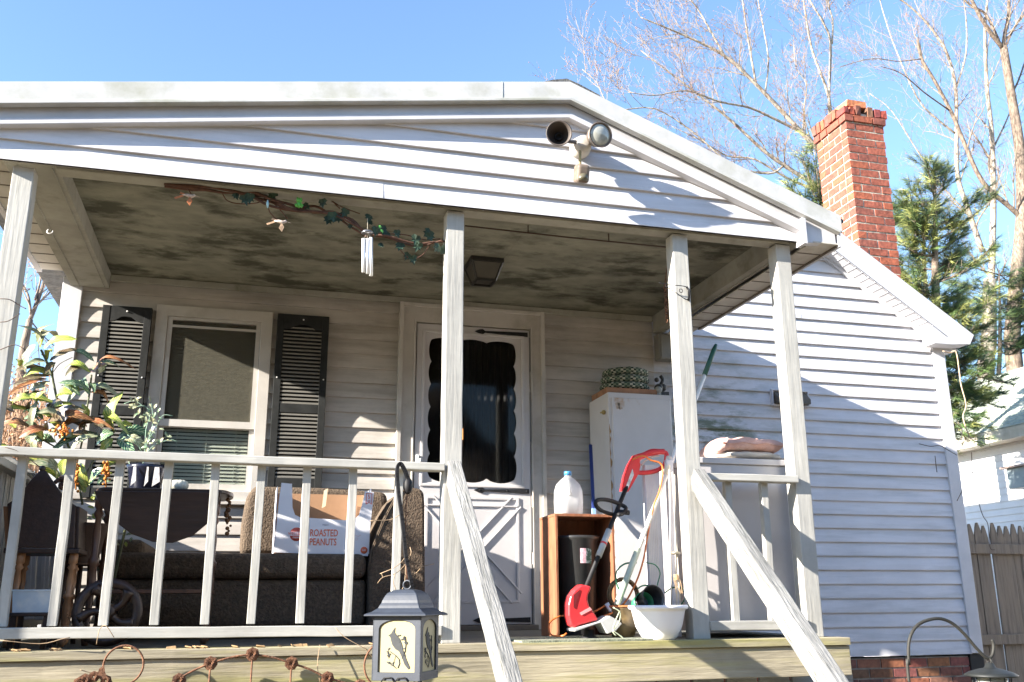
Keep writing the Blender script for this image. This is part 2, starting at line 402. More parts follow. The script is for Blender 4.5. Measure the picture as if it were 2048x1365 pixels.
# slabs: right steep slope, centre shallow slope, left
prof = [(4.19, rk(4.19)-.035), (3.15, rk(3.15)-.035), (.4, 2.96), (-2.95, 2.40)]
prof2 = [(x, z+.03) for x, z in prof]
for (a, c) in zip(prof, prof[1:]):
    b.prism([(a[0], ov+.02, a[1]), (c[0], ov+.02, c[1]), (c[0], ov+.02, c[1]+.03), (a[0], ov+.02, a[1]+.03)], (0, 6.6, 0))
b.build('roof', SH, house)
b = M(); b.prism([(1.4, 5.2, 2.7), (3.7, 5.2, 2.5), (3.7, 5.2, 3.9), (3.2, 5.2, 4.15), (1.9, 5.2, 4.15), (1.4, 5.2, 3.9)], (0, 2.75, 0)); b.build('added_rear_gable', TRIM, house)  # unseen upper rear block, added to shade the neighbouring wall
b = M(); b.prism([(1.3, 5.1, 3.88), (1.9, 5.1, 4.16), (3.2, 5.1, 4.16), (3.85, 5.1, 3.85), (3.85, 5.1, 3.9), (3.2, 5.1, 4.2), (1.9, 5.1, 4.2), (1.3, 5.1, 3.92)], (0, 2.9, 0)); b.build('added_rear_roof', SH, house)  # roof over the added rear block
# rake fascia (front board), soffit with ribs, cornice return
b = M()
P = lambda x, dz: Vector((x, ov, rk(x)+dz))
b.prism([P(2.93, -.215), P(2.93, .0), P(4.17, .0), Vector((4.12, ov, 2.165)), Vector((3.93, ov, 2.155)), P(3.85, -.215)], (0, .02, 0))
b.build('rake_fascia', TRIM, house, .003)
b = M()
b.prism([P(2.75, -.215), P(2.75, -.205), P(3.95, -.205), P(3.95, -.215)], (0, D-ov, 0))
for i in range(18):
    x = 2.9+i*.055; p = P(x, -.218)
    b.prism([p, p+Vector((.006, 0, -.004)), p+Vector((.006, 0, .008)), p+Vector((0, 0, .008))], (0, D-ov-.01, 0))
b.build('rake_soffit', TRIM, house)
b = M(); b.prism([(2.78, D-.035, rk(2.78)-.245), (2.78, D-.035, rk(2.78)-.213), (3.9, D-.035, rk(3.9)-.213), (3.9, D-.035, rk(3.9)-.245)], (0, .03, 0)); b.build('rake_moulding', TRIM, house)
b = M()   # boxed eave return at the lower end
b.prism([(3.77, ov-.004, 2.15), (3.94, ov-.004, 2.15), (4.11, ov-.004, 2.165), (3.9, ov-.004, 2.215), (3.77, ov-.004, 2.30)], (0, D-ov-.03, 0)); b.build('eave_return', TRIM, house, .003)
b = M(); b.box((3.977, D, 2.15), (4.13, 8, 2.17)); b.build('eave_soffit', TRIM, house)
# chimney
ch = M()
BC = [(.27, .075, .045), (.28, .08, .048), (.25, .07, .045), (.31, .085, .042), (.27, .08, .05), (.22, .068, .046)]
cx0, cx1, cy0, cy1 = 3.50, 3.888, 2.2, 2.66
ch.col = (.46, .41, .33); ch.box((cx0+.005, cy0+.005, 2.2), (cx1-.005, cy1-.005, 4.33))
r = 0; z = 2.3; H = .0605; mo = .0140
def course(z, ex, off, h=H):
    a0, a1, b0, b1 = cx0-ex, cx1+ex, cy0-ex, cy1+ex
    L = .197; M_ = .0145
    # front and back rows run the full width, sides fit between them
    for (Ya, Yb) in ((b0, b0+.09), (b1-.09, b1)):
        x = a0-(0 if off else .098)
        while x < a1-.02:
            p, q = max(x, a0), min(x+L-M_, a1)
            if q-p > .03:
                k_ = random.uniform(.85, 1.12); ch.col = tuple(u*k_ for u in random.choice(BC))
                jy = random.uniform(-.002, .002); ch.box((p, Ya+jy, z), (q, Yb+jy, z+h), .0025)
            x += L
    for (Xa, Xb) in ((a0, a0+.09), (a1-.09, a1)):
        y = b0+(.0 if not off else .1)+.0
        y = b0+.09+M_ if off else b0+.001
        y = b0+(.1 if not off else .1) - (.098 if off else 0)
        while y < b1-.1:
            p, q = max(y, b0+.101), min(y+L-M_, b1-.101)
            if q-p > .02:
                k_ = random.uniform(.85, 1.12); ch.col = tuple(u*k_ for u in random.choice(BC))
                jx = random.uniform(-.002, .002); ch.box((Xa+jx, p, z), (Xb+jx, q, z+h), .0025)
            y += L
while z < 4.27:
    course(z, 0, r % 2); z += H+mo; r += 1
course(z, .018, 0); z += H+mo
b = ch; ch.build('chimney', BRICK, house)
crown = M(); ch = crown
# rowlock course with broken gaps, then a loose brick on top
x = cx0-.02; k = 0
ch.col = (.46, .42, .34); ch.box((cx0+.02, cy0+.02, z-.012), (cx1-.02, cy1-.02, z+.03))
while x < cx1+.02:
    ch.col = tuple(u*random.uniform(.6, 1.1) for u in random.choice(BC)); hh = random.uniform(.06, .098)
    if k not in (3,): ch.box((x, cy0-.02+random.uniform(0, .015), z), (x+.052, cy0+.12, z+hh), .006)
    x += .066; k += 1
y = cy0+.1
while y < cy1+.02:
    ch.col = tuple(u*random.uniform(.8, 1.2) for u in random.choice(BC+[(.5, .45, .36)])); hh = random.uniform(.085, .1)
    ch.box((cx0-.03+random.uniform(0, .01), y, z), (cx0+.12, y+.052, z+hh), .004)
    ch.col = tuple(u for u in random.choice(BC)); ch.box((cx1-.12, y, z), (cx1+.02, y+.052, z+hh), .004)
    y += .064
ch.col = (.55, .20, .09); ch.box((cx0+.05, cy0+.02, z+.098), (cx0+.25, cy0+.36, z+.155), .005)
crown.build('chimney_crown', BRICK, house)
# ---------------------------------------------------------------- window
def rect(x0, x1, z0, z1, y): return [(x0, y, z0), (x1, y, z0), (x1, y, z1), (x0, y, z1)]
def frame(b, x0, x1, z0, z1, w, y0, y1, wb=None, wt=None):
    wb = w if wb is None else wb; wt = w if wt is None else wt
    b.ring(rect(x0, x1, z0, z1, y0), rect(x0+w, x1-w, z0+wb, z1-wt, y0), (0, y1-y0, 0))
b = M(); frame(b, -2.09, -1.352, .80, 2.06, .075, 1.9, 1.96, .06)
win = b.build('window', TRIMP, house, .003)
b = M(); b.box((-2.11, 1.87, .775), (-1.335, 1.935, .80)); b.build('sill', TRIMP, win, .003)
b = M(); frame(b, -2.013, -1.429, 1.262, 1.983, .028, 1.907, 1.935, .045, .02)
b.box((-1.985, 1.909, 1.915), (-1.457, 1.925, 1.93)); b.build('upper_sash', TRIMP, win)
b = M(); frame(b, -2.013, -1.429, .86, 1.262, .03, 1.925, 1.955, .045, .004); b.build('lower_sash', TRIMP, win)
b = M(); b.box((-1.99, 1.948, .88), (-1.45, 1.951, 1.97)); gl = mat('pane_glass', (.02, .022, .022), .04, .0, 3, alpha=.22); b.build('glass', gl, win)
# insect screen behind upper glass, sunlit weave
SC = mat('insect_screen', (.08, .074, .052), .9, .25, 60, .0, alpha=.72)
b = M(); b.box((-1.984, 1.919, 1.31), (-1.458, 1.9205, 1.96)); b.build('screen', SC, win)
b = M()
for i in range(46):
    z = .885+i*.0235
    b.add([(-1.98, 1.962, z), (-1.46, 1.962, z), (-1.46, 1.972, z+.019), (-1.98, 1.972, z+.019)], [(0, 1, 2, 3)])
for x in (-1.9, -1.72, -1.54): b.box((x, 1.96, .88), (x+.003, 1.9615, 1.96))
b.build('blind', mat('grey_green_blind', (.60, .66, .55), .6, .08, 3), win)
# ---------------------------------------------------------------- shutters
def shutter(x0, x1, z0, z1):
    b = M(); y0, y1 = 1.868, 1.908; w = .045
    b.box((x0, y0, z0), (x0+w, y1, z1)); b.box((x1-w, y0, z0), (x1, y1, z1))
    zm = z0+(z1-z0)*.42
    b.box((x0+w, y0+.002, z0), (x1-w, y1, z0+.06)); b.box((x0+w, y0+.002, zm), (x1-w, y1, zm+.06))
    # arched top rail
    n = 14; pts = [(x0+w, y0+.002, z1)]; pts.append((x1-w, y0+.002, z1))
    for i in range(n+1):
        t = i/n; x = x1-w-(x1-x0-2*w)*t; u = abs(t-.5)*2
        z = z1-.105+.035*(1 if u < .15 else max(0, .5+.5*math.cos(PI*min(1, (u-.15)/.7))))
        pts.append((x, y0+.002, z))
    b.prism(pts[::-1], (0, y1-y0-.002, 0))
    sh = b.build('shutter', SHUT, house, .002)
    l = M(); l.box((x0+w, y1-.004, z0+.06), (x1-w, y1-.001, z1-.06)); l.build('backing', SHUT, sh)
    l = M()
    for (a, c) in ((z0+.06, zm), (zm+.06, z1-.085)):
        z = a
        while z < c-.012:
            l.prism([(x0+w, y0+.004, z+.001), (x0+w, y0+.004, z+.0115), (x0+w, y0+.024, z+.019), (x0+w, y0+.024, z+.015)], (x1-x0-2*w, 0, 0)); z += .0255
    l.build('louvres', mat('louvre_grey', (.18, .17, .15), .6, .1, 10), sh)
    s = M()
    for zz in (z1-.035, z0+(z1-z0)*.62):
        for xx in ((x0+x1)/2,) if zz > z1-.1 else (x0+.02, x1-.02): s.ball((xx, y0-.002, zz), .005, 6)
    s.build('screws', WHITEP, sh)
shutter(-2.408, -2.112, .80, 2.02)
shutter(-1.325, -.985, .89, 2.045)
# ---------------------------------------------------------------- door
b = M(); b.ring([(-.488, 1.89, .0), (.528, 1.89, .0), (.528, 1.89, 2.178), (-.488, 1.89, 2.178)], [(-.385, 1.89, .001), (.437, 1.89, .001), (.437, 1.89, 2.06), (-.385, 1.89, 2.06)], (0, .07, 0))
df = b.build('door_frame', TRIMP, house, .004)
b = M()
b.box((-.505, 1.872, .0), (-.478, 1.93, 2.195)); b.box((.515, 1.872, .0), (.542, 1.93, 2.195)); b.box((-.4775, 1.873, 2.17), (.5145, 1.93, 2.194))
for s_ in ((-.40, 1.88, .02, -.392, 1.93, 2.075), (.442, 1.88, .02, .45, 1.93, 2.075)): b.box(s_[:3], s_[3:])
b.build('brick_mould', TRIMP, df, .002)
dx0, dx1, dz0, dz1 = -.378, .430, .035, 2.05
gx0, gx1, gz0, gz1 = -.275, .318, .985, 1.945
# door leaf with scalloped opening: walk the hole outline and the outer rectangle with equal point counts
hole = []
def scal(p, q, n, bulge):
    out = []; P0, Q0 = Vector(p), Vector(q); d = Q0-P0; L = d.length/n; dn = d.normalized(); nn = Vector((dn.z, 0, -dn.x))
    for i in range(n):
        for k in range(8):
            t = k/8; c = math.sin(PI*t)
            out.append(P0+dn*(L*(i+t))+nn*(bulge*c**.7 if c > 0 else 0))
    return out
hy = 1.9
hole += scal((gx0, hy, gz0), (gx1, hy, gz0), 3, .03)
hole += scal((gx1, hy, gz0), (gx1, hy, gz1), 6, .018)
hole += scal((gx1, hy, gz1), (gx0, hy, gz1), 3, .018)
hole += scal((gx0, hy, gz1), (gx0, hy, gz0), 6, .018)
ox0, ox1, oz0, oz1 = gx0-.055, gx1+.06, gz0-.05, gz1+.05
outer = []
for i, h in enumerate(hole):
    n3 = 24; n6 = 48
    if i < n3: t = i/n3; outer.append(Vector((ox0+(ox1-ox0)*t, hy, oz0)))
    elif i < n3+n6: t = (i-n3)/n6; outer.append(Vector((ox1, hy, oz0+(oz1-oz0)*t)))
    elif i < 2*n3+n6: t = (i-n3-n6)/n3; outer.append(Vector((ox1+(ox0-ox1)*t, hy, oz1)))
    else: t = (i-2*n3-n6)/n6; outer.append(Vector((ox0, hy, oz1+(oz0-oz1)*t)))
DW = mat('door_white', (.54, .52, .52), .4, .05, 4, .03, stain=(.5, .46, .4), stain_scale=4, stain_lo=.62, stain_hi=.85)
b = M(); b.ring(outer, hole, (0, .012, 0))
frame(b, dx0, dx1, dz0, dz1, .055, 1.893, 1.925, .95-dz0, .055)
door = b.build('door', DW, house)
b = M(); frame(b, ox0-.012, ox1+.012, oz0-.012, oz1+.012, .02, 1.884, 1.9)
b.build('window_moulding', DW, door, .004)
# lower panel: raised moulding and crossbuck
b = M(); px0, px1, pz0, pz1 = -.30, .345, .17, .86
frame(b, px0, px1, pz0, pz1, .018, 1.885, 1.895)
cxm, czm = (px0+px1)/2, (pz0+pz1)/2
for (p, q) in (((px0+.02, pz0+.03), (px1-.02, pz1-.03)), ((px0+.02, pz1-.03), (px1-.02, pz0+.03))):
    P0, Q0 = Vector((p[0], 1.888, p[1])), Vector((q[0], 1.888, q[1])); n_ = (Q0-P0).normalized().cross(Vector((0, 1, 0)))
    for s_ in (-1, 1): b.bar(P0+n_*.045*s_, Q0+n_*.045*s_, .01, .012, (0, 1, 0))
b.bar((px0+.01, 1.889, pz1-.06), (px1-.01, 1.889, pz1-.06), .01, .014, (0, 1, 0))
b.build('crossbuck_moulding', DW, door, .002)
b = M(); b.box((gx0-.03, 1.915, gz0-.04), (gx1+.03, 1.917, gz1+.03)); b.build('glass', mat('door_glass', (.012, .012, .012), .05, 0, 3, alpha=.25), door)
for z in (2.02, .905, .062):
    b = M(); y = 1.884
    b.prism([(.418, y, z-.017), (.418, y, z+.016), (.105, y, z+.006), (.088, y, z+.019), (.062, y, z+.015), (.028, y, z), (.062, y, z-.015), (.088, y, z-.019), (.105, y, z-.006)][::-1], (0, .006, 0))
    for x in (.40, .26, .07): b.ball((x, y-.001, z), .006, 6, sy=.6)
    b.build('strap_hinge', BLACKM, door)
b = M()
for z0, z1 in ((.15, .42), (.5, .8), (1.25, 1.6), (1.75, 2.0)): b.box((.4305, 1.883, z0), (.4355, 1.9, z1))
b.build('hinge_pin_strip', mat('hinge_grey', (.12, .12, .12), .4), door)
b = M(); b.box((-.372, 1.875, 1.02), (-.352, 1.892, 1.13)); b.tube([(-.362, 1.87, 1.05), (-.362, 1.845, 1.055), (-.35, 1.84, 1.08), (-.345, 1.86, 1.1)], .006, 6)
b.build('door_handle', WHITEP, door, .002)
b = M(); b.box((-.4, 1.80, .0), (.45, 1.925, .03)); b.build('threshold', mat('threshold_wood', (.16, .13, .10), .8), house, .003)
b = M()   # dark curtain folds inside
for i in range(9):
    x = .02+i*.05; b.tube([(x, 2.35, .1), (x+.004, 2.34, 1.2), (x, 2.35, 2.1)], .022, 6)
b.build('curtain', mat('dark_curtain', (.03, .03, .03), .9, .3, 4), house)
# lit table lamp inside
b = M(); c = at(925, 868, 3.0)
lamp = thing('table_lamp', (c.x, c.y, .0), 'small orange glowing lamp shade inside the house, seen through the door glass', 'lamp')
b.lathe((c.x, c.y, c.z-.05), [(.05, 0), (.045, .03), (.03, .07), (.012, .09)], 20)
b.build('lamp_shade', mat('glowing_shade', (.6, .25, .08), .6, .05, 5, emit=(1., .38, .10, 1.1)), lamp)
b = M(); b.tube([(c.x, c.y, .02), (c.x, c.y, c.z-.05)], .012, 8); b.lathe((c.x, c.y, .0), [(.1, 0), (.1, .015), (.02, .03)], 16); b.build('lamp_stand', BLACKM, lamp)
# ---------------------------------------------------------------- electrical box with conduit, dryer vent, cable
eb = thing('electrical_box', (1.48, 1.9, 1.88), 'grey metal electrical box with conduit on the wall above the tall white cabinet', 'electrical box')
EG = mat('grey_box', (.20, .20, .185), .5, .08, 6)
b = M(); b.box((1.41, 1.83, 1.89), (1.58, 1.92, 2.09)); b.build('box', EG, eb, .008)
b = M(); b.box((1.425, 1.825, 1.90), (1.565, 1.832, 2.08)); b.build('cover', EG, eb, .003)
b = M(); b.tube([(1.545, 1.87, 1.89), (1.545, 1.87, 1.5)], .011, 8); b.tube([(1.545, 1.87, 2.09), (1.545, 1.87, 2.2)], .011, 8); b.build('conduit', EG, eb)
vt = thing('dryer_vent', (2.53, 1.9, 1.58), 'small dark hooded vent on the right siding behind the corner post', 'vent')
b = M(); b.ring([(2.35, 1.89, 1.60), (2.67, 1.89, 1.60), (2.67, 1.89, 1.73), (2.35, 1.89, 1.73)], [(2.362, 1.89, 1.612), (2.658, 1.89, 1.612), (2.658, 1.89, 1.718), (2.362, 1.89, 1.718)], (0, .03, 0)); b.build('frame', TRIM, vt, .002)
b = M(); b.prism([(2.37, 1.9, 1.615), (2.37, 1.9, 1.71), (2.37, 1.84, 1.65), (2.37, 1.84, 1.615)], (.28, 0, 0)); b.build('hood', mat('vent_dark', (.10, .085, .065), .5), vt, .003)
# ================================================================== PORCH
porch = thing('porch', (-.6, .9, -1.05), 'weathered white gabled front porch with baluster railing and mouldy ceiling', 'porch')
zb = 2.094
XP = [-2.554, -.556, .681, 1.306]; W = .089
for x in XP:
    beam('post', (x+W/2, W/2, 0), (x+W/2, W/2, zb-.002), W, W, WOODP, porch, .004, up=(0, 1, 0))
# gable
LS = lambda x: 2.847-(.0758-x)*.1515     # fascia top, left slope
RS = lambda x: 2.847-(x-.0758)*.3795
def top(x): return LS(x) if x < .0758 else RS(x)
def inv_l(z, off): return .0758-(2.847-off-z)/.1515
def inv_r(z, off): return .0758+(2.847-off-z)/.3795
b = M()
siding(b, zb, 2.70, lambda z: max(-2.66, inv_l(z, .17)), lambda z: min(1.42, inv_r(z, .175)), -.045, e=.1016)
b.box((-2.66, -.06, zb-.0), (1.42, -.0455, zb+.004))
b.build('gable_siding', SIDEG, porch)
def band(b, off0, off1, y0, y1, xl, xr):
    pk = .0758
    pts = [(xl, y0, LS(xl)-off1), (pk, y0, LS(pk)-off1), (xr, y0, RS(xr)-off1), (xr, y0, RS(xr)-off0), (pk, y0, LS(pk)-off0), (xl, y0, LS(xl)-off0)]
    pts = [Vector(p) for p in pts]
    e = Vector((0, y1-y0, 0)); n = 6
    b.add(pts+[p+e for p in pts], [(0, 1, 4, 5), (1, 2, 3, 4), (6, 11, 10, 7), (7, 10, 9, 8), (0, 6, 7, 1), (1, 7, 8, 2), (2, 8, 9, 3), (3, 9, 10, 4), (4, 10, 11, 5), (5, 11, 6, 0)])
b = M(); band(b, 0, .10, -.125, -.11, -2.95, 1.655); b.box((-.30, -.1275, 2.70), (-.298, -.125, 2.79))
b.build('rake_fascia', FASC, porch, .002)
b = M(); band(b, .096, .112, -.132, -.09, -2.95, 1.64); b.build('fascia_lip', FASC, porch, .002)
b = M(); band(b, .105, .172, -.078, -.045, -2.9, 1.60); b.build('frieze_board', TRIM, porch)
b = M(); band(b, .170, .2, -.102, -.046, -2.9, 1.41); b.build('frieze_moulding', TRIM, porch, .003)
# cornice return at the right end
b = M(); b.prism([(1.43, -.098, 2.075), (1.625, -.098, 2.088), (1.625, -.098, 2.185), (1.43, -.098, 2.23)], (0, .05, 0)); b.box((1.405, -.125, 2.06), (1.43, -.046, 2.21)); b.build('cornice_return', TRIM, porch, .002)
# roof slabs
b = M()
for (xa, xb, fz) in ((-2.97, .0758, LS), (.0758, 1.68, RS)):
    b.prism([(xa, -.11, fz(xa)-.024), (xb, -.11, fz(xb)-.024), (xb, -.11, fz(xb)-.006), (xa, -.11, fz(xa)-.006)], (0, 1.9, 0))
b.build('roof', SH, porch)
b = M()
for i in range(7):
    y = -.118+i*.15; j = random.uniform(-.012, .012)
    b.prism([(-.09+j, y, LS(-.09)-.004), (.0758, y, 2.845), (.24+j, y, RS(.24)-.004), (.235+j, y, RS(.235)+.010), (.13, y, RS(.13)+.019), (.06, y, 2.868), (-.02, y, LS(-.02)+.016), (-.085+j, y, LS(-.085)+.004)], (0, .155, 0))
b.build('ridge_cap', SH, porch)
# soffits left and right, with dark strips painted as groove shadows; eave fascias
SOF = mat('soffit_panel', (.55, .52, .46), .6, .1, 4, .05, stain=(.38, .34, .27), stain_scale=3)
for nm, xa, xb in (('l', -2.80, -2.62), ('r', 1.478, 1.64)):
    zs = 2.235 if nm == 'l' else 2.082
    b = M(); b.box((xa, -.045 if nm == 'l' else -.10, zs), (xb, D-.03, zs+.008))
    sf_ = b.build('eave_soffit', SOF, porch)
    for i in range(11): b = M(); b.box((xa+.002, .06+i*.17, zs-.002), (xb-.002, .072+i*.17, zs+.0005)); b.build('groove_shadow', mat('shadow_strip', (.14, .12, .095), .8), sf_)  # thin dark strips, painted shadows of the soffit grooves
b = M(); b.box((-2.83, -.08, 2.225), (-2.80, D, LS(-2.83)-.0)); b.build('eave_fascia', TRIM, porch)
b = M(); b.box((1.64, -.105, 2.07), (1.655, D-.3, RS(1.655)-.02)); b.build('eave_fascia', TRIM, porch)
b = M(); b.box((1.630, -.09, 2.072), (1.6395, D-.3, 2.0815)); b.build('eave_edge', mat('shadow_strip', (.14, .12, .095)), porch)  # dark edge line in the same painted shadow colour
# side beams (cased) and ceiling
for xa, xb in ((-2.615, -2.385), (1.40, 1.475)):
    zq = 2.14 if xa < 0 else 2.105
    b = M(); b.box((xa, .0, zq), (xb, D-.03, 2.245))
    b.box((xa+.05, .09, zq-.007), (xa+.055, D-.04, zq+.0001)); b.box((xb-.03, .09, zq-.007), (xb-.024, D-.04, zq+.0001))
    b.build('side_beam', BEAM, porch, .004)
b = M(); b.box((-2.38, .0, 2.10), (1.395, .089, 2.245)); b.build('front_beam', BEAM, porch, .003)
b = M(); b.box((-2.384, .0895, 2.235), (1.399, D-.02, 2.25))
b.box((.0, .09, 2.2335), (.004, D-.02, 2.2355)); b.build('ceiling', CEIL, porch)
b = M(); b.box((-2.384, D-.045, 2.19), (1.395, D-.02, 2.232)); b.build('wall_moulding', BEAM, porch, .003)
# deck
XD = at(1699, 1300, -.06).x
b = M()
for i in range(1, 13):
    y = -.075+i*.152
    b.box((-2.66, y, -.036), (XD-.003, y+.146, -.0005 if i else 0.))
b.build('deck_boards', FLOOR, porch, .003)
beam('deck_nosing', (-2.66, -.004, -.018), (XD, -.004, -.018), .146, .0365, RIMW, porch, .003)
beam('rim_joist', (-2.66, -.045, -.108), (XD, -.045, -.108), .038, .14, RIMW, porch, .003)
beam('side_joist', (XD-.022, -.02, -.108), (XD-.022, D-.05, -.108), .038, .135, RIMW, porch, .003)
b = M()
for x in (-2.5, -.5, 1.5): b.box((x-.07, .05, -1.1), (x+.07, .19, -.18))
b.build('pier', WOODR, porch)
b = M()
for i in range(22):
    x = -2.6+i*.19; b.box((x, .32, -1.05), (x+.17, .34, -.18))
b.build('skirt_boards', mat('skirt_paint', (.35, .38, .38), .8, .15, 6), porch)
# railings
bt = [-2.358, -2.17, -1.975, -1.778, -1.577, -1.382, -1.182, -.975, -.762]
def railing(xa, xb, bx, zt, zl, droop=0.):
    r_ = beam('railing_top', (xa, .0, zt-.018), (xb, .0, zt-.018-droop), .07, .036, WOODP, porch, .004)
    l_ = beam('railing_bottom', (xa, .012, zl-.022), (xb, .012, zl-.022-droop), .05, .044, WOODP, porch, .003)
    for x in bx:
        beam('baluster', (x+random.uniform(-.003, .003), .028, zl), (x+random.uniform(-.003, .003), .028, zt-.036), .036, .036, WOODP, porch, .002, up=(0, 1, 0))
railing(-3.0, -.556, bt, .820, .094, .014)
railing(.770, 1.306, [.895+.03, 1.10+.03], .800, .083)
# left end rail along the side
beam('side_railing_top', (-2.53, .09, .80), (-2.53, D-.03, .80), .06, .036, WOODP, porch, .003)
beam('side_railing_bottom', (-2.53, .09, .09), (-2.53, D-.03, .09), .05, .04, WOODP, porch, .003)
for i in range(17):
    b = M(); y = .10+i*.103; b.box((-2.575, y, .02), (-2.558, y+.097, .80)); b.box((-2.558, y+.03, .03), (-2.553, y+.065, .79)); b.build('side_board', WOODP, porch, .002)
# stair handrails, newels, treads
for X in (-.512, .742):
    a = Vector((X, .02, .79)); q = Vector((X, -1.25, .79-1.27*.866))
    beam('stair_handrail', a+Vector((0, -.02, -.01)), q, .06, .105, WOODR, porch, .004)
    beam('newel_post', (X, -1.22, -1.06), (X, -1.22, -.38), W, W, WOODR, porch, .004, up=(0, 1, 0))
b = M()
for i in range(4):
    b.box((-.50, -.10-.27*(i+1), -.21*(i+1)-.036), (.72, -.10-.27*i, -.21*(i+1)))
b.build('stair_treads', RIMW, porch, .004)
# small screw hook and nail details
b = M(); b.tube(arc((-2.53, .75, 2.07), .014, PI*.7, PI*2.1, 8, (1, 0, 0), (0, .3, 1)), .003, 6); b.build('ceiling_hook', WHITEP, porch)
# ================================================================== THINGS ON THE PORCH
# ---- floodlight on the gable
fl = thing('floodlight', at(1150, 300, -.06), 'twin lamp floodlight on the gable siding with one empty shade and one glass bulb', 'floodlight')
LB = mat('lamp_beige', (.50, .46, .40), .5, .12, 20); LBR = mat('sensor_brown', (.16, .12, .09), .6, .25, 30)
c = at(1158, 300, -.06)
b = M(); b.lathe(c+Vector((0, .0, 0)), [(.055, 0), (.058, .02), (.052, .05), (.04, .09), (.02, .095)], 24, (0, -1, 0)); b.build('base', LB, fl)
lc = at(1118, 268, -.23); rc = at(1199, 271, -.23)
for cc, nm, ax in ((lc, 'left', Vector((-.30, -1, -.22))), (rc, 'right', Vector((.12, -1, -.22)))):
    ax = ax.normalized()
    b = M(); o_ = cc-ax*.0
    b.lathe(o_-ax*.085, [(.022, 0), (.037, .015), (.052, .04), (.063, .095), (.067, .098), (.063, .099), (.057, .094), (.045, .04), (.018, .02)], 28, ax, cap=False)
    b.lathe(o_-ax*.09, [(.001, 0), (.02, .003), (.022, .006)], 16, ax)
    sh_ = b.build('lamp_shade', mat('shade_inner', (.06, .047, .04), .6, .2, 12) if nm == 'left' else mat('shade_dark', (.12, .09, .07), .5), fl)
    b = M()
    if nm == 'left': b.lathe(o_-ax*.075, [(.001, 0), (.02, .001), (.02, .03), (.014, .031), (.013, .012), (.001, .011)], 20, ax, cap=False); b.build('socket', BLACKM, sh_)
    else:
        b.lathe(o_-ax*.012, [(.060, 0), (.0605, .012), (.056, .020), (.039, .027), (.02, .031), (.001, .032)], 28, ax)
        b.build('bulb', mat('frosted_bulb', (.42, .42, .37), .12, .25, 14, spec=.9), sh_)
    b = M(); b.tube([o_-ax*.08, (o_-ax*.09+c)/2+Vector((0, -.03, 0)), c+Vector((0, -.08, 0))], .012, 8); b.build('arm', mat('arm_dark', (.10, .10, .11), .5), fl)
p0 = at(1160, 302, -.15); p1 = at(1160, 332, -.17); p2 = at(1163, 350, -.18)
b = M(); b.tube([p0, (p0+p1)/2, p1], .008, 8); b.build('sensor_arm', mat('brass_old', (.35, .27, .12), .5), fl)
b = M(); b.obox(p2+Vector((0, 0, .004)), (.034, 0, 0), (0, .038, .014), (0, -.014, .046)); b.build('sensor', LBR, fl, .018, seg=4)
b = M(); b.lathe(p2+Vector((0, -.02, -.045)), [(.026, 0), (.029, .012), (.028, .03)], 20, (0, .15, 1)); b.build('sensor_lens', mat('sensor_lens', (.10, .09, .06), .3), fl)
# ---- ceiling light
cl = thing('ceiling_light', (-.105, 1.07, 2.1), 'small square bronze lantern light on the porch ceiling', 'ceiling light')
b = M(); b.box((-.21, .965, 2.205), (.0, 1.175, 2.234)); b.build('plate', mat('bronze', (.02, .019, .017), .45), cl, .004)
b = M()
t_ = [(-.20, .975), (-.01, .975), (-.01, 1.165), (-.20, 1.165)]; l_ = [(-.165, 1.01), (-.045, 1.01), (-.045, 1.13), (-.165, 1.13)]
for i in range(4): b.bar((*t_[i], 2.205), (*l_[i], 2.10), .012, .012); b.bar((*l_[i], 2.10), (*l_[(i+1) % 4], 2.10), .014, .014)
b.build('cage', MATS['bronze'], cl)
b = M()
for i in range(4):
    j = (i+1) % 4; b.add([(*t_[i], 2.204), (*t_[j], 2.204), (*l_[j], 2.104), (*l_[i], 2.104)], [(0, 1, 2, 3)])
b.add([(*l_[i], 2.106) for i in range(4)], [(0, 1, 2, 3)]); b.build('glass', mat('light_glass', (.07, .065, .055), .3, .15, 6), cl)
# ---- cable along the ceiling with hanging chain
b = M(); a = at(930, 452, .42); q = at(1334, 495, .42); b.tube([a, (a+q)/2+Vector((0, 0, -.004)), q], .0045, 6)
for k in range(2):
    x = a.lerp(q, .3+k*.4); b.box((x.x-.002, x.y-.004, x.z-.006), (x.x+.002, x.y+.004, 2.2335))
tag(b.build('ceiling_cable', mat('brown_cable', (.05, .025, .015), .6)), 'thin brown cable running along the porch ceiling towards the third post', 'cable')
b = M(); p = at(1338, 500, .2)
def chain(b, p, q, r=.008, w=.0022):
    p, q = Vector(p), Vector(q); d = q-p; n = max(1, int(d.length/(r*1.6)))
    for i in range(n):
        c = p+d*((i+.5)/n); ax = Vector((1, 0, 0)) if i % 2 else Vector((0, 1, 0))
        b.tube(arc(c, r, 0, 2*PI, 8, ax, d.normalized()), w, 5, cap=False)
q = at(1334, 645, .2)
b.tube([p, q+Vector((0, 0, .22))], .003, 5); chain(b, q+Vector((0, 0, .22)), q, .009, .003)
tag(b.build('hanging_chain', RUST), 'rusty chain hanging on the left of the third post', 'chain')
# wire plant hook on third post
b = M(); c = at(1376, 585, -.012)
b.tube(spline([at(1318, 566, -.03), at(1340, 570, -.03), at(1372, 574, -.015), at(1376, 585, -.012), at(1374, 600, -.012), at(1355, 588, -.02), at(1330, 572, -.03)], 5), .0022, 6)
b.tube(arc(at(1362, 582, -.02), .010, 0, 2*PI, 12), .002, 5, cap=False)
b.tube([at(1373, 574, -.008), at(1379, 583, -.012), at(1377, 602, -.008)], .006, 6)
tag(b.build('wire_hook', BLACKM), 'bent black wire hook with a rusty clip fixed to the third post', 'hook')
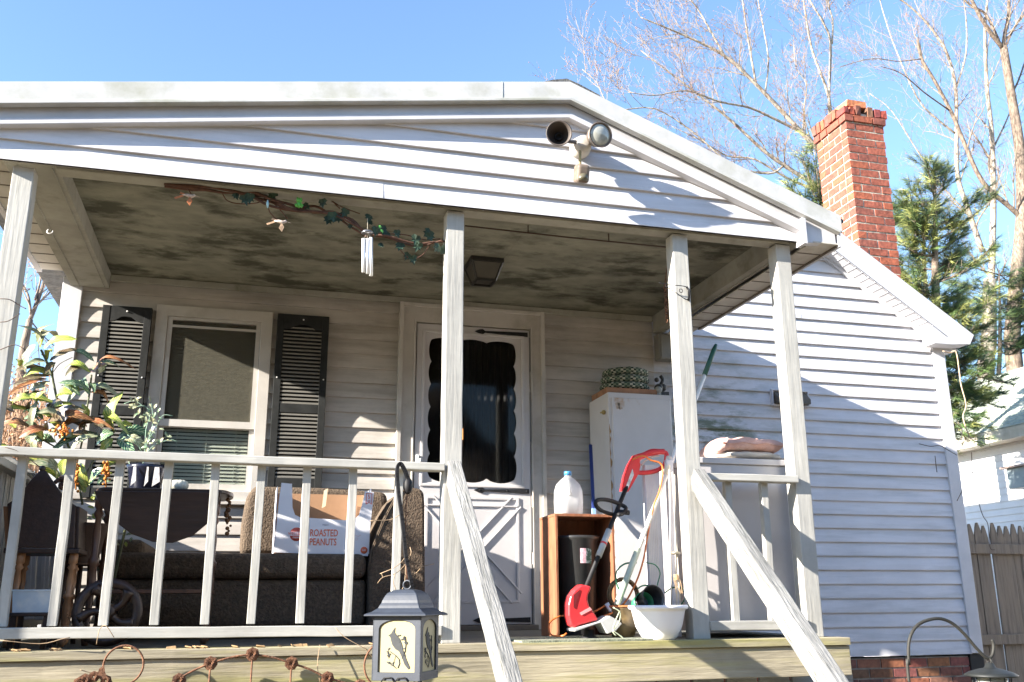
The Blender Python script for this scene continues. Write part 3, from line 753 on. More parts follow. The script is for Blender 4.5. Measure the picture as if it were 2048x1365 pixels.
# ---- wind chime
wc_ = thing('wind_chime', at(735, 455, .0), 'silver wind chime with three bright tubes hanging under the ivy garland', 'wind chime')
CH = mat('bright_chrome', (.9, .9, .9), .35, .02, 5, metal=.35)
p = at(735, 466, .0)
b = M()
for i, (x, y0, y1) in enumerate(((727, 478, 545), (735, 478, 548), (742, 476, 552))):
    a, q = at(x, y0, .0), at(x, y1, .0)
    b2 = M(); b2.tube([a, q], .0092, 12); b2.build('chime_tube', CH, wc_)
b = M(); b.lathe(p, [(.001, .012), (.022, .010), (.03, 0), (.03, -.004), (.001, -.005)], 20); b.build('crown', mat('chime_crown', (.3, .3, .32), .3, metal=.8), wc_)
b = M(); b.tube([p, at(735, 437, .0)], .0015, 4)
for x in (727, 735, 742): b.tube([p, at(x, 479, .0)], .001, 4)
b.build('cord', mat('string', (.5, .45, .35), .9), wc_)
# ---- ivy garland
gd = thing('ivy_garland', at(620, 400, .3), 'twisted brown vine garland with dark ivy leaves hung under the front beam', 'garland')
VB = mat('vine_bark', (.11, .05, .03), .8, .3, 30)
b = M(); Yg = .05
def pt(x, y, Y=None): return at(x, y, Yg if Y is None else Y)
ln = [(330, 364), (390, 372), (450, 380), (505, 388), (540, 400), (580, 414), (630, 418), (665, 424), (700, 445), (735, 466), (780, 478), (830, 492), (862, 488), (888, 484)]
for k in range(4):
    pts = [pt(x+random.uniform(-5, 5), y+random.uniform(-6, 6)+k*1.5, Yg+random.uniform(-.03, .03)) for x, y in ln[:(14 if k < 2 else 10)]]
    b.tube(spline(pts, 4), [.008-.0035*(i/len(pts)/4) for i in range(len(spline(pts, 4)))], 6)
for pl in ([(445, 388), (455, 402), (480, 408), (515, 406), (530, 396)], [(540, 400), (560, 420), (575, 438)], [(535, 405), (540, 425), (560, 445)], [(600, 392), (625, 388), (655, 396), (680, 418)],
           [(660, 400), (685, 415), (720, 428)], [(735, 466), (770, 468), (810, 470), (850, 480), (880, 478)], [(800, 500), (815, 515), (830, 525)], [(860, 490), (845, 510), (825, 520)], [(370, 366), (380, 385), (388, 395)]):
    b.tube(spline([pt(x, y) for x, y in pl], 4), .003, 5)
b.build('vine', VB, gd)
def ivy(b, c, r, ang, tilt):
    shp = [(0, -.5), (.45, -.6), (.75, -.15), (.45, .1), (.62, .5), (.25, .45), (0, 1.05), (-.25, .45), (-.62, .5), (-.45, .1), (-.75, -.15), (-.45, -.6)]
    rm = Matrix.Rotation(ang, 3, 'Y') @ Matrix.Rotation(tilt, 3, 'X') @ Matrix.Rotation(random.uniform(-.6, .6), 3, 'Z')
    o = b.add([c+rm @ Vector((x*r, (abs(x)*.35-.1)*r, y*r)) for x, y in shp]+[c+rm @ Vector((0, .12*r, .1*r))], [(12, i, (i+1) % 12) for i in range(12)])
b = M()
for x, y, s in ((490, 398, 1), (500, 395, 1), (545, 390, 1), (472, 392, .7), (612, 412, .8), (645, 405, .9), (665, 432, 1), (657, 440, 1), (676, 436, 1), (690, 425, .9), (738, 435, .9), (752, 462, 1), (765, 458, 1), (772, 468, .8), (795, 466, .8), (800, 492, 1), (832, 478, 1), (836, 492, 1), (856, 466, 1), (860, 472, 1), (875, 496, 1), (885, 500, 1), (826, 518, .9), (815, 512, .8), (700, 452, .6), (740, 445, .7), (762, 490, .6)):
    ivy(b, pt(x, y, Yg-.02+random.uniform(-.03, .03)), .036*s, PI+random.uniform(-.8, .8), random.uniform(-.4, .4))
b.build('ivy_leaves', mat('ivy_dark', (.02, .05, .028), .6, .3, 20), gd)
b = M()
for x, y in ((600, 400), (760, 454), (764, 462)): ivy(b, pt(x, y, Yg-.05), .014, PI+random.uniform(-.8, .8), .3)
b.build('bright_leaves', mat('ivy_bright', (.10, .32, .06), .4, .2, 20), gd)
# small figures in the garland
def hummingbird(px, py, flip, label, col):
    c = pt(px, py, Yg-.04); t = thing('bird_figure', c, label, 'bird figure', 'little bird figures hung in the garland')
    f_ = -1 if flip else 1
    b = M(); b.tube([c+Vector((-.035*f_, 0, .012)), c+Vector((-.015*f_, 0, .012)), c+Vector((.002, 0, .006)), c+Vector((.012*f_, 0, .010)), c+Vector((.019*f_, 0, .014)), c+Vector((.027*f_, 0, .012))], [.002, .008, .011, .008, .0075, .001], 8)
    b.tube([c+Vector((.026*f_, 0, .012)), c+Vector((.045*f_, -.004, .006))], [.0018, .0006], 5); b.build('body', mat(col[0], col[1], .5, .3, 60), t)
    b = M()
    b.prism([c+Vector((0, -.006, .006)), c+Vector((-.012*f_, -.02, -.03)), c+Vector((.004*f_, -.024, -.05)), c+Vector((.013*f_, -.012, -.02))], (0, .002, 0))
    b.prism([c+Vector((0, .006, .01)), c+Vector((-.045*f_, .01, .03)), c+Vector((-.05*f_, .012, .02))], (0, .002, 0)); b.build('wing', mat(col[2], col[3], .6, .3, 60), t)
    b = M(); b.prism([c+Vector((-.03*f_, 0, .014)), c+Vector((-.07*f_, .002, -.004)), c+Vector((-.066*f_, .002, -.012)), c+Vector((-.03*f_, 0, .005))], (0, .003, 0)); b.build('tail', MATS[col[2]], t)
hummingbird(380, 396, False, 'orange and brown hummingbird figure at the left end of the garland', ('hb_white', (.55, .42, .33), 'hb_orange', (.5, .17, .06)))
hummingbird(563, 448, False, 'tan hummingbird figure hanging on a twig below the middle of the garland', ('hb_tan', (.55, .45, .38), 'hb_tan2', (.5, .33, .2)))
b = M(); c = pt(598, 410, Yg-.05)
b.ball(c, .0125, 8, sz=1.3); b.ball(c+Vector((0, -.002, .021)), .012, 8, sx=1.25)
for s_ in (-1, 1): b.ball(c+Vector((.009*s_, -.008, .031)), .0045, 6); b.tube([c+Vector((.008*s_, -.006, .004)), c+Vector((.018*s_, -.012, -.006)), c+Vector((.012*s_, -.012, -.018))], .0035, 6)
tag(b.build('frog_figure', mat('frog_green', (.10, .40, .06), .35, .15, 20)), 'small bright green frog figure sitting on the garland', 'frog figure')
b = M(); c = pt(535, 408, Yg-.05); b.tube([c+Vector((0, 0, .02)), c, c+Vector((.002, 0, -.022))], [.003, .007, .003], 8)
tag(b.build('glass_drop', mat('teal_glass', (.35, .55, .6), .15)), 'tiny pale blue glass drop hanging left of the green frog', 'ornament')
# ================================================================== TALL CABINET
CAB = mat('cream_enamel', (.62, .59, .58), .35, .04, 5, .03, stain=(.42, .25, .12), stain_scale=2.6, stain_lo=.62, stain_hi=.72)
cx0, cx1, cy0, cy1, ct = .868, 1.33, 1.504, 1.88, 1.545
cab = thing('cabinet', (1.1, 1.7, 0), 'tall white metal cabinet with rust spots and glue patch against the house wall', 'cabinet')
b = M(); b.box((cx0, cy0, .02), (cx1, cy1, ct)); b.build('body', CAB, cab, .006)
b = M(); b.box((cx0+.022, cy0-.014, .06), (cx1-.012, cy0+.004, ct-.038)); dr_ = b.build('door', CAB, cab, .004)
b = M(); c = at(1235, 812, cy0-.015)
for dx, dz, s_ in ((0, .012, .014), (.016, .01, .012), (.004, -.01, .013), (.022, -.014, .012)): b.obox(c+Vector((dx, -.0005, dz)), (s_, 0, .004), (0, .0006, 0), (-.003, 0, s_*.8))
b.build('sticker_residue', mat('old_glue', (.52, .42, .33), .8, .2, 60), dr_)
b = M(); b.ball((cx0-.012, cy0+.06, 1.415), .016, 8); b.tube([(cx0, cy0+.06, 1.415), (cx0-.02, cy0+.10, 1.42)], .006, 8); b.build('knob', mat('old_brass', (.45, .33, .12), .35, .2, 20, metal=.6), cab)
b = M()
ed = [(cx0+.001, cy0-.0012, .35+i*.025) for i in range(40)]
b.prism(ed+[(cx0+.003+random.uniform(.0, .013)*(i % 3 != 0), cy0-.0012, .35+i*.025) for i in range(39, -1, -1)], (0, .001, 0))
b.build('rust_streak', mat('rust_spot', (.42, .24, .10), .9, .3, 60), cab)
# board, basket, oddments on top
b = M(); a = at(1216, 778, 1.56); b.box((.875, 1.54, ct+.001), (1.245, 1.84, ct+.042))
tag(b.build('wooden_board', mat('cut_board', (.34, .17, .09), .7, .25, 10, .1)), 'reddish brown wooden board lying on the tall cabinet under the checked cushions', 'board')
GV = bpy.data.materials.new('gingham'); GV.use_nodes = True; nt = GV.node_tree; L = nt.links; bs = nt.nodes['Principled BSDF']; bs.inputs['Roughness'].default_value = .9
uvn = _n(nt, 'ShaderNodeUVMap'); uvn.uv_map = 'uv'; ck = _n(nt, 'ShaderNodeTexChecker'); ck.inputs['Scale'].default_value = 1
ck.inputs['Color1'].default_value = (.42, .42, .34, 1); ck.inputs['Color2'].default_value = (.03, .06, .042, 1); L.new(uvn.outputs[0], ck.inputs['Vector'])
ck2 = _n(nt, 'ShaderNodeTexChecker'); ck2.inputs['Scale'].default_value = 1; ck2.inputs['Color1'].default_value = (1, 1, 1, 1); ck2.inputs['Color2'].default_value = (.25, .35, .28, 1)
mp = _n(nt, 'ShaderNodeMapping'); mp.inputs['Location'].default_value = (1, 0, 0); mp.inputs['Scale'].default_value = (.5, 1, 1); L.new(uvn.outputs[0], mp.inputs[0]); L.new(mp.outputs[0], ck2.inputs['Vector'])
mx = _n(nt, 'ShaderNodeMixRGB', blend_type='MULTIPLY'); mx.inputs[0].default_value = .8; L.new(ck.outputs[0], mx.inputs[1]); L.new(ck2.outputs[0], mx.inputs[2]); L.new(mx.outputs[0], bs.inputs['Base Color'])
def cushion(name, c, rx, ry, h, label, cat, m, grp=None, seed=0, nu=48, uvs=None, power=.5):
    b = M(); vs = []; nv = 12
    for j in range(nv+1):
        t = -PI/2+PI*j/nv
        for i in range(nu):
            a = 2*PI*i/nu; ca, sa = math.cos(a), math.sin(a)
            q = (abs(ca)**4+abs(sa)**4)**(-.25)
            wv = 1+.025*noise.noise(Vector((ca*3, sa*3, seed)))
            rr = max(.001, math.cos(t))**.45*wv
            z = (math.copysign(abs(math.sin(t))**.8, t))*h/2+.006*noise.noise(Vector((ca*4, sa*4, t+seed)))
            p_ = Vector((ca*rx*rr*(q if power < 1 else 1), sa*ry*rr*(q if power < 1 else 1), z)); vs.append(Vector(c)+p_)
    fs = []
    for j in range(nv):
        for i in range(nu): fs.append((j*nu+i, j*nu+(i+1) % nu, (j+1)*nu+(i+1) % nu, (j+1)*nu+i))
    b.add(vs, fs, True)
    if uvs:
        for j in range(nv+1):
            for i in range(nu): b.uv[j*nu+i] = (i*uvs[0]/nu, j*uvs[1]/nv)
    return tag(b.build(name, m), label, cat, grp)
bc_ = ((.895+1.235)/2, 1.69)
for k, lb in enumerate(('round green and cream checked cushion at the bottom of the stack on the tall cabinet', 'round green checked cushion in the middle of the stack on the tall cabinet', 'round green checked cushion on top of the stack above the tall cabinet')):
    cushion('checked_cushion', (bc_[0]+.006*k, bc_[1], ct+.043+.03+.052*k), .178-.006*k, .155, .062, lb, 'cushion', GV, 'checked cushions stacked on the cabinet', k, uvs=(56, 9), power=1)
# small garden figures beside it
DKG = mat('dark_figure', (.06, .06, .055), .5, .5, 30, .2)
b = M(); b.obox((1.30, 1.62, ct+.02), (.05, 0, 0), (0, .05, 0), (0, 0, .019)); b.ball((1.285, 1.60, ct+.07), .03, 8, jit=.01); b.ball((1.325, 1.62, ct+.08), .028, 8, jit=.01)
b.tube(spline([(1.30, 1.6, ct+.09), (1.32, 1.6, ct+.13), (1.31, 1.61, ct+.16)], 4), .012, 8); b.ball((1.275, 1.6, ct+.128), .017, 8)
tag(b.build('garden_figurine', DKG), 'dark mottled garden figurine on the right end of the tall cabinet', 'figurine')
b = M(); b.ball((1.262, 1.555, ct+.045+.0), .028, 8, sz=.9); b.lathe((1.262, 1.555, ct+.0005), [(.018, 0), (.02, .02)], 16)
tag(b.build('stone_egg', mat('pale_stone', (.32, .33, .31), .8, .2, 20)), 'pale grey rounded stone between the checked cushions and the dark figurine', 'stone')
# ---- blue level standing beside the cabinet
b = M(); a, q = at(1181, 890, 1.60), at(1187, 1018, 1.42); b.bar(a, q, .022, .012, (0, 1, 0)); t = b.build('blue_bar', mat('blue_plastic', (.02, .035, .16), .4, .1, 8), None, .002)
tag(t, 'narrow blue plastic bar leaning against the left side of the tall cabinet', 'bar')
b = M(); b.bar(q, q+(q-a)*.1, .024, .014, (0, 1, 0)); b.build('end_cap', mat('light_blue', (.25, .4, .75), .4), t)
# ================================================================== LOW CABINET (right)
cx0, cx1, cy0, cy1, ct = .80, 1.385, .14, .80, .905
lc_ = thing('low_cabinet', (1.1, .45, 0), 'low white cabinet with a flat lid behind the right railing, cushions on top', 'cabinet')
CB2 = mat('greyish_enamel', (.50, .475, .47), .4, .05, 2, .02, stain=(.40, .37, .36), stain_scale=1.2)
b = M(); b.box((cx0, cy0, .03), (cx1-.045, cy1, ct-.033)); b.build('body', CB2, lc_, .004)
b = M(); b.box((cx0-.005, cy0-.012, ct-.032), (cx1-.04, cy1, ct)); b.build('lid', CB2, lc_, .004)
b = M(); b.box((cx1-.044, cy0+.01, .03), (cx1-.018, cy1, ct-.01)); b.box((cx1-.017, cy0+.02, .03), (cx1, cy1, ct-.02)); b.build('side_panel', CB2, lc_, .003)
PK = mat('pink_cloth', (.60, .36, .30), .95, .16, 14, .9, stain=(.62, .48, .43), stain_scale=7, fine=1.6); GC = mat('cream_cloth', (.50, .45, .38), .9, .1, 10, .2)
cushion('seat_cushion', (1.17, .33, ct+.028), .20, .17, .05, 'cream seat cushion lying flat on the low cabinet under the pink one', 'cushion', GC, 'cushions on the low cabinet', 5)
def fold_cushion():
    b = M(); c0 = Vector((1.165, .30, ct+.057)); vs = []; nu, nv = 40, 16
    for i in range(nu+1):
        u = -1+2*i/nu; x = u*.20
        zc = .042-(.022 if u < -.7 else 0)*(abs(u)-.7)/.3*1.8+.003*math.cos(u*5.5)
        th = .042*(1-abs(u)**10)**.5+.002+.005*math.cos(u*8.5+.8)*(1-abs(u)**4)
        for k in range(nv):
            a = 2*PI*k/nv; vs.append(c0+Vector((x, math.cos(a)*.15*(1-.15*u*u), zc-.012+math.copysign(abs(math.sin(a))**.7, math.sin(a))*th)))
    fs = [(i*nv+k, i*nv+(k+1) % nv, (i+1)*nv+(k+1) % nv, (i+1)*nv+k) for i in range(nu) for k in range(nv)]
    b.add(vs, fs, True); b.add([vs[k] for k in range(nv)], [tuple(range(nv))]); b.add([vs[nu*nv+k] for k in range(nv)], [tuple(range(nv))])
    o_ = b.build('pink_cushion', PK)
    s_ = M()
    for dy in (-1,):
        s_.tube([c0+Vector((-1*.2+.4*i/30, -.15*(1-.15*(2*i/30-1)**2)-.002, .030+.004*math.cos(i*.6))) for i in range(1, 30)], .003, 5)
    s_.build('piping', PK, o_)
    for x in (-.09, .0, .09): k_ = M(); k_.ball(c0+Vector((x, -.03, .075)), .008, 6, sz=.5); k_.build('button', PK, o_)
    return o_
tag(fold_cushion(), 'puffy pink cushion on top of the cream cushion behind the right railing', 'cushion', 'cushions on the low cabinet')
# ================================================================== TRASH CRATE AND BIN, JUG
CR = mat('crate_wood', (.26, .10, .045), .75, .25, 10, .3, (3, 3, .4), stain=(.28, .13, .07), stain_scale=6)
kx0, kx1, ky0, ky1, kz = .152, .487, .50, .78, .632
crt = thing('wooden_crate', (.3, .64, 0), 'upright open fronted wooden box beside the door with a black bin inside', 'crate')
b = M(); b.box((kx0, ky0, 0.001), (kx0+.014, ky1, kz-.014)); b.build('side_board', CR, crt, .002)
b = M(); b.box((kx1-.014, ky0, .001), (kx1, ky1, kz-.014)); b.build('side_board', CR, crt, .002)
b = M(); b.box((kx0-.001, ky0-.001, kz-.0138), (kx1+.001, ky1, kz), .001); b.build('top_board', CR, crt, .002)
b = M(); b.box((kx0+.0145, ky1-.012, .001), (kx1-.0145, ky1, kz-.0145)); b.build('back_board', CR, crt)
bin_ = thing('bin', (.3, .62, 0), 'black plastic bin with a colourful sticker inside the wooden box', 'bin')
BP = mat('black_plastic', (.03, .03, .03), .38, .15, 10)
c = Vector(((kx0+kx1)/2-.012, .622, .004))
b = M(); b.lathe(c, [(.088, 0), (.092, .01), (.118, .49), (.128, .50), (.130, .515), (.124, .517), (.112, .49), (.084, .012), (.001, .012)], 32, cap=False); b.build('body', BP, bin_)
# wrapped sticker on the bin front
b = M(); lab = []
for i in range(9):
    a = -PI/2+.02+.07*i-.17; 
    for z in (.375, .452): r_ = .112*(1)+.0052+(z-.375)*.055; lab.append((c.x+math.cos(a)*r_, c.y+math.sin(a)*r_, z-(.01 if i == 8 else 0)))
b.cm = 0; b.add(lab, [(2*i, 2*i+2, 2*i+3, 2*i+1) for i in range(4)]); b.cm = 1; b.add(lab, [(2*i, 2*i+2, 2*i+3, 2*i+1) for i in range(4, 8)])
b.build('sticker', [mat('label_pink', (.75, .45, .5), .6, .35, 40, stain=(.8, .8, .8), stain_scale=25), mat('label_green', (.55, .65, .62), .6, .4, 30, stain=(.05, .12, .08), stain_scale=22, stain_lo=.48, stain_hi=.52)], bin_)
jug = thing('milk_jug', (.28, .62, kz), 'empty translucent plastic gallon jug with blue cap on top of the wooden box', 'jug')
JM = mat('jug_plastic', (.80, .80, .80), .35, .03, 6, trans=.6)
b = M(); c = Vector((.262, .60, kz+.001)); vs = []; prof = [(0, .062), (.008, .072), (.07, .074), (.13, .072), (.165, .060), (.195, .036), (.208, .019), (.222, .017)]
n = 32
for h, r_ in prof:
    sq = 1 if h < .18 else 0
    for i in range(n):
        a = 2*PI*i/n; ca, sa = math.cos(a), math.sin(a); q = (abs(ca)**5+abs(sa)**5)**(-.2) if h < .15 else 1+(.13*(1-(h-.15)/.08) if h < .2 else 0)
        vs.append(c+Vector((ca*r_*min(q, 1.12), sa*r_*min(q, 1.12), h)))
fs = [(j*n+i, j*n+(i+1) % n, (j+1)*n+(i+1) % n, (j+1)*n+i) for j in range(len(prof)-1) for i in range(n)]+[tuple(range(n-1, -1, -1))]
b.add(vs, fs, True); b.build('body', JM, jug)
b = M(); b.lathe(c+Vector((0, 0, .222)), [(.021, -.006), (.021, .014), (.018, .017)], 24); b.build('cap', mat('cap_blue', (.05, .22, .45), .4), jug)
b = M(); b.tube(spline([c+Vector((-.02, -.035, .205)), c+Vector((-.03, -.068, .185)), c+Vector((-.02, -.08, .13)), c+Vector((-.012, -.075, .105))], 4), .010, 8); b.build('handle', JM, jug)
# ================================================================== STRING TRIMMER
tr = thing('string_trimmer', (.3, .15, 0), 'red electric string trimmer leaning in the stair opening with its head on the floor', 'string trimmer')
RED = mat('trimmer_red', (.62, .03, .035), .35, .08, 8); GP = mat('grey_plastic', (.42, .42, .41), .45, .08, 10)
TY = lambda t: .12+.20*t   # depth along the shaft, bottom to top
hb = at(1172, 1175, TY(0)); ht = at(1250, 982, TY(1))
b = M(); b.tube([hb+(hb-ht)*.02, ht+(ht-hb)*.12], .0115, 12); b.build('shaft', BLACKM, tr)
b = M(); g0, g1 = at(1196, 1118, TY(.3)), at(1221, 1062, TY(.62)); 
a_, q_ = hb.lerp(ht, .25+.05), hb.lerp(ht, .57); b.tube([a_, q_], .0165, 16); b.build('coupling', GP, tr)
b = M(); rr = hb.lerp(ht, .43); dd = (ht-hb).normalized(); b.tube([rr-dd*.005, rr+dd*.005], .0172, 16); b.build('coupling_ring', RED, tr)
# handle: red shell with open D grip
Yh = TY(1)+.02
outer = [(1244, 984), (1256, 985), (1276, 952), (1300, 951), (1322, 944), (1330, 928), (1336, 912), (1331, 901), (1316, 900), (1284, 908), (1272, 909), (1263, 920), (1252, 945)]
b = M()
grip = [(1278, 917), (1300, 908), (1318, 905), (1331, 906), (1333, 915), (1328, 932), (1312, 942), (1290, 946), (1274, 944), (1273, 930), (1278, 917)]
b.tube(spline([at(x, y, Yh) for x, y in grip], 4), .0125, 10)
b.tube(spline([at(x, y, Yh) for x, y in ((1270, 918), (1285, 912), (1305, 905), (1328, 904))], 4), [.0175+.002*math.sin(i) for i in range(13)], 10)
b.prism([at(x, y, Yh-.019) for x, y in ((1244, 982), (1257, 984), (1278, 947), (1281, 930), (1276, 910), (1270, 910), (1258, 930), (1250, 952))], (0, .038, 0))
b.build('handle', RED, tr, .004)
b = M(); b.prism([at(x, y, Yh-.0215) for x, y in ((1250, 979), (1256, 978), (1268, 950), (1265, 938))], (0, .002, 0)); b.build('label', mat('trim_label', (.6, .62, .62), .5, .3, 60), tr)
b = M(); b.tube(spline([at(x, y, Yh) for x, y in ((1282, 931), (1292, 921), (1306, 914), (1318, 912))], 4), .004, 8); b.build('trigger', mat('trigger_tan', (.6, .45, .35), .5), tr)
# auxiliary loop handle
cA = hb.lerp(ht, .83)
b = M(); pl = [(1237, 1030), (1220, 1028), (1200, 1020), (1191, 1008), (1197, 1000), (1218, 1001), (1240, 1009), (1252, 1017), (1245, 1028), (1237, 1030)]
b.tube(spline([at(x, y, TY(.85)-.05+.05*math.cos(i)) for i, (x, y) in enumerate(pl)], 4), .0105, 8); b.build('front_handle', BLACKM, tr)
b = M(); b.tube([at(1236, 1024, TY(.8)-.02), at(1258, 1026, TY(.8)-.02)], .013, 10); b.ball(at(1252, 1025, TY(.8)-.035), .006, 6); b.build('clamp_knob', BLACKM, tr)
# head, guard, spool
b = M(); Y0 = .085
hd = [(1163, 1169), (1183, 1173), (1182, 1180), (1177, 1190), (1176, 1200), (1179, 1212), (1188, 1225), (1198, 1240), (1162, 1250), (1150, 1256), (1142, 1252), (1137, 1232), (1137, 1210), (1141, 1193), (1150, 1180)]
b.pp(hd, Y0, Y0+.075); b.build('motor_housing', RED, tr, .010, seg=3)
b = M(); b.pp([(1147, 1190), (1160, 1180), (1158, 1188), (1153, 1205), (1150, 1218), (1147, 1215)], Y0-.003, Y0); b.build('vent_slot', mat('slot_dark', (.15, .01, .012), .5), tr)
b = M(); b.pp([(1160, 1226), (1180, 1215), (1184, 1220), (1163, 1231)], Y0-.004, Y0); b.build('highlight_stripe', mat('stripe_pink', (.75, .30, .30), .3), tr)
b = M(); b.pp([(1148, 1258), (1200, 1244), (1220, 1232), (1238, 1242), (1244, 1248), (1232, 1262), (1216, 1268), (1202, 1246), (1190, 1250), (1150, 1264)], .055, .17); b.build('guard', GP, tr, .003)
b = M(); c = at(1178, 1262, .12); b.lathe((c.x, c.y, .003), [(.040, 0), (.042, .006), (.036, .012), (.024, .02), (.022, .045)], 24); b.build('spool', BLACKM, tr)
b = M(); b.lathe((c.x, c.y, .0015), [(.05, 0), (.052, .003), (.045, .006)], 24); b.build('spool_cap', mat('pale_blue_cap', (.55, .6, .62), .4), tr)
# ---- orange cord
b = M(); OR_ = mat('orange_cord', (.62, .16, .03), .45, .08, 10)
cc = [(1285, 930, .3), (1272, 925, .3), (1264, 920, .28), (1285, 912, .26), (1302, 921, .26), (1322, 928, .26), (1325, 950, .26), (1318, 985, .25), (1308, 1010, .24), (1300, 1045, .24), (1293, 1085, .23), (1288, 1115, .22), (1278, 1150, .2), (1265, 1180, .18), (1250, 1205, .17), (1228, 1224, .16), (1205, 1234, .17), (1175, 1246, .2)]
b.tube(spline([at(*c) for c in cc[2:]], 5), .0048, 8)
b.tube(spline([at(*c) for c in ((1210, 1212, .2), (1190, 1223, .2), (1160, 1236, .22), (1125, 1232, .25), (1102, 1243, .25), (1098, 1258, .2), (1104, 1271, .18), (1125, 1272, .12), (1133, 1267, .12))], 5), .0042, 8)
tag(b.build('extension_cord', OR_), 'orange extension cord draped from the trimmer handle down to the floor', 'cord')
b = M(); a, q = at(1203, 1209, .19), at(1216, 1199, .19); a2, q2 = at(1213, 1207, .18), at(1225, 1228, .17)
b.tube([a2, q2], [.012, .009], 10); t = b.build('cord_plug', mat('plug_grey', (.6, .6, .62), .4)); tag(t, 'pale plug and socket joint of the orange cord beside the trimmer head', 'plug')
# ================================================================== POLES, BOARDS behind the pots
WP = mat('white_painted_pole', (.74, .72, .68), .5, .08, 10)
def pole(name, a, q, r, m, label, cat, n=10):
    b = M(); b.tube([a, q], r, n); return tag(b.build(name, m), label, cat)
t = thing('broom_pole', at(1300, 1000, .35), 'white pole with dark green rubber grip leaning between the trimmer and third post', 'pole')
a, q = at(1432, 690, .52), at(1226, 1230, .12); k0 = a.lerp(q, .135)
b = M(); b.tube([k0, a.lerp(q, .79)], .0125, 12); b.build('shaft', WP, t)
b = M(); b.tube([a, a.lerp(q, .02), k0], [.009, .0145, .0145], 12); b.build('grip', mat('green_rubber', (.012, .075, .055), .5), t)
b = M(); b.tube([a.lerp(q, .79), a.lerp(q, .97)], .016, 12); b.build('lower_sleeve', mat('sage_plastic', (.42, .47, .38), .5), t)
b = M(); b.tube([at(1338, 915, .33), at(1333, 950, .3)], .017, 10); b.build('tape', mat('pale_tape', (.75, .68, .55), .6, .1, 30), t)
t = M(); x = at(1288, 935, .34).x
t.box((x, .34, .0), (x+.014, .44, .0)) if 0 else None
pb = thing('white_post_board', at(1303, 1260, .34), 'upright fluted white board behind the trimmer handle', 'board', 'white boards standing in the corner')
a = at(1289, 930, .34); q = at(1318, 930, .34)
b = M(); b.box((a.x, .34, .001), (q.x, .38, a.z)); 
b.build('board', TRIM, pb, .002)
b = M()
for i in range(6): b.box((a.x+.006+i*.0095, .3385, .01), (a.x+.010+i*.0095, .3402, a.z-.002))
b.build('flutes', mat('flute_shadowy', (.6, .58, .56), .5), pb)
pb = thing('white_post_board', at(1338, 1260, .30), 'narrow white board standing just left of the third post', 'board', 'white boards standing in the corner')
a = at(1333, 919, .3); q = at(1346, 919, .3)
b = M(); b.box((a.x, .3, .001), (q.x, .33, a.z)); b.build('board', TRIM, pb, .002)
# stakes tied with a metal ring
st = thing('tied_stakes', at(1355, 1200, .12), 'bundle of thin stakes tied with string above the white pot', 'stakes')
SK = mat('stake_white', (.6, .55, .46), .6, .1, 20)
for i, (p_, q_) in enumerate((((1339, 940), (1343, 1245)), ((1345, 945), (1362, 1240)), ((1349, 950), (1354, 1240)))):
    b = M(); b.tube([at(*p_, .16+.02*i), at(*q_, .08)], .0042, 8); b.build('stake', SK, st)
b = M(); c = at(1351, 1107, .10); b.lathe(c, [(.020, -.006), (.0245, -.004), (.0245, .006), (.020, .008), (.012, .006), (.012, -.004), (.020, -.006)], 24, cap=False); b.build('ring', mat('pewter', (.22, .20, .16), .4, metal=.4), st)
b = M(); c = at(1352, 1150, .09)
for i in range(7): b.tube(arc(c+Vector((0, 0, -.004*i)), .011, 0, 2*PI, 12, (1, 0, .1*random.uniform(-1, 1)), (0, 1, 0)), .002, 5, cap=False)
for i in range(5): b.tube(spline([c, c+Vector((random.uniform(-.02, .02), -.01, -.03)), c+Vector((random.uniform(-.015, .03), -.012, -.09))], 4), .0015, 4)
b.build('string', mat('twine', (.45, .30, .17), .9), st)
# ================================================================== POTS, HOSE, COIL
pw = thing('white_pot', (.55, .06, 0), 'large white plastic flowerpot at the foot of the third post', 'flowerpot')
c = Vector((at(1320, 1250, .03).x, .045, .001)); 
b = M(); b.lathe(c, [(.072, 0), (.085, .01), (.112, .06), (.127, .125), (.132, .138), (.142, .140), (.145, .148), (.143, .158), (.137, .159), (.120, .13), (.10, .06), (.06, .012), (.001, .012)], 48, cap=False)
b.build('body', mat('white_pot', (.76, .76, .80), .35, .02, 5), pw)
b = M(); b.lathe(c+Vector((0, 0, .125)), [(.001, .006), (.06, .008), (.118, 0)], 24, cap=False); b.build('soil', mat('dry_soil', (.16, .10, .06), .95, .4, 40, .6), pw)
b = M(); ax = Vector((.1, -1, .15)).normalized(); c2 = at(1307, 1195, -.005); b.lathe(c2+ax*-.10, [(.04, 0), (.055, .09), (.06, .1), (.056, .1), (.05, .085), (.036, .005), (.001, .004)], 32, ax, cap=False)
t = b.build('black_pot', BP); tag(t, 'small black plastic plant pot lying on its side in the white pot', 'plant pot')
b = M(); c3 = at(1294, 1205, .02); b.lathe(c3-ax*.08+Vector((-.0, .02, 0)), [(.035, 0), (.052, .07), (.048, .07), (.032, .003)], 28, ax, cap=False)
tag(b.build('green_pot', mat('green_plastic', (.03, .25, .10), .4)), 'green rimmed plant pot tucked behind the black pot', 'plant pot')
pbn = thing('stoneware_pot', (.40, .25, 0), 'brown glazed stoneware pot between trimmer and white pot', 'flowerpot')
c = Vector((at(1250, 1250, .17).x, .20, .001))
b = M(); b.lathe(c, [(.05, 0), (.055, .01), (.07, .05), (.078, .1), (.08, .14), (.084, .148), (.076, .15), (.07, .1), (.05, .012), (.001, .012)], 32, cap=False); b.build('body', mat('brown_glaze', (.13, .09, .04), .4, .4, 15, .1, stain=(.05, .04, .03), stain_scale=12), pbn)
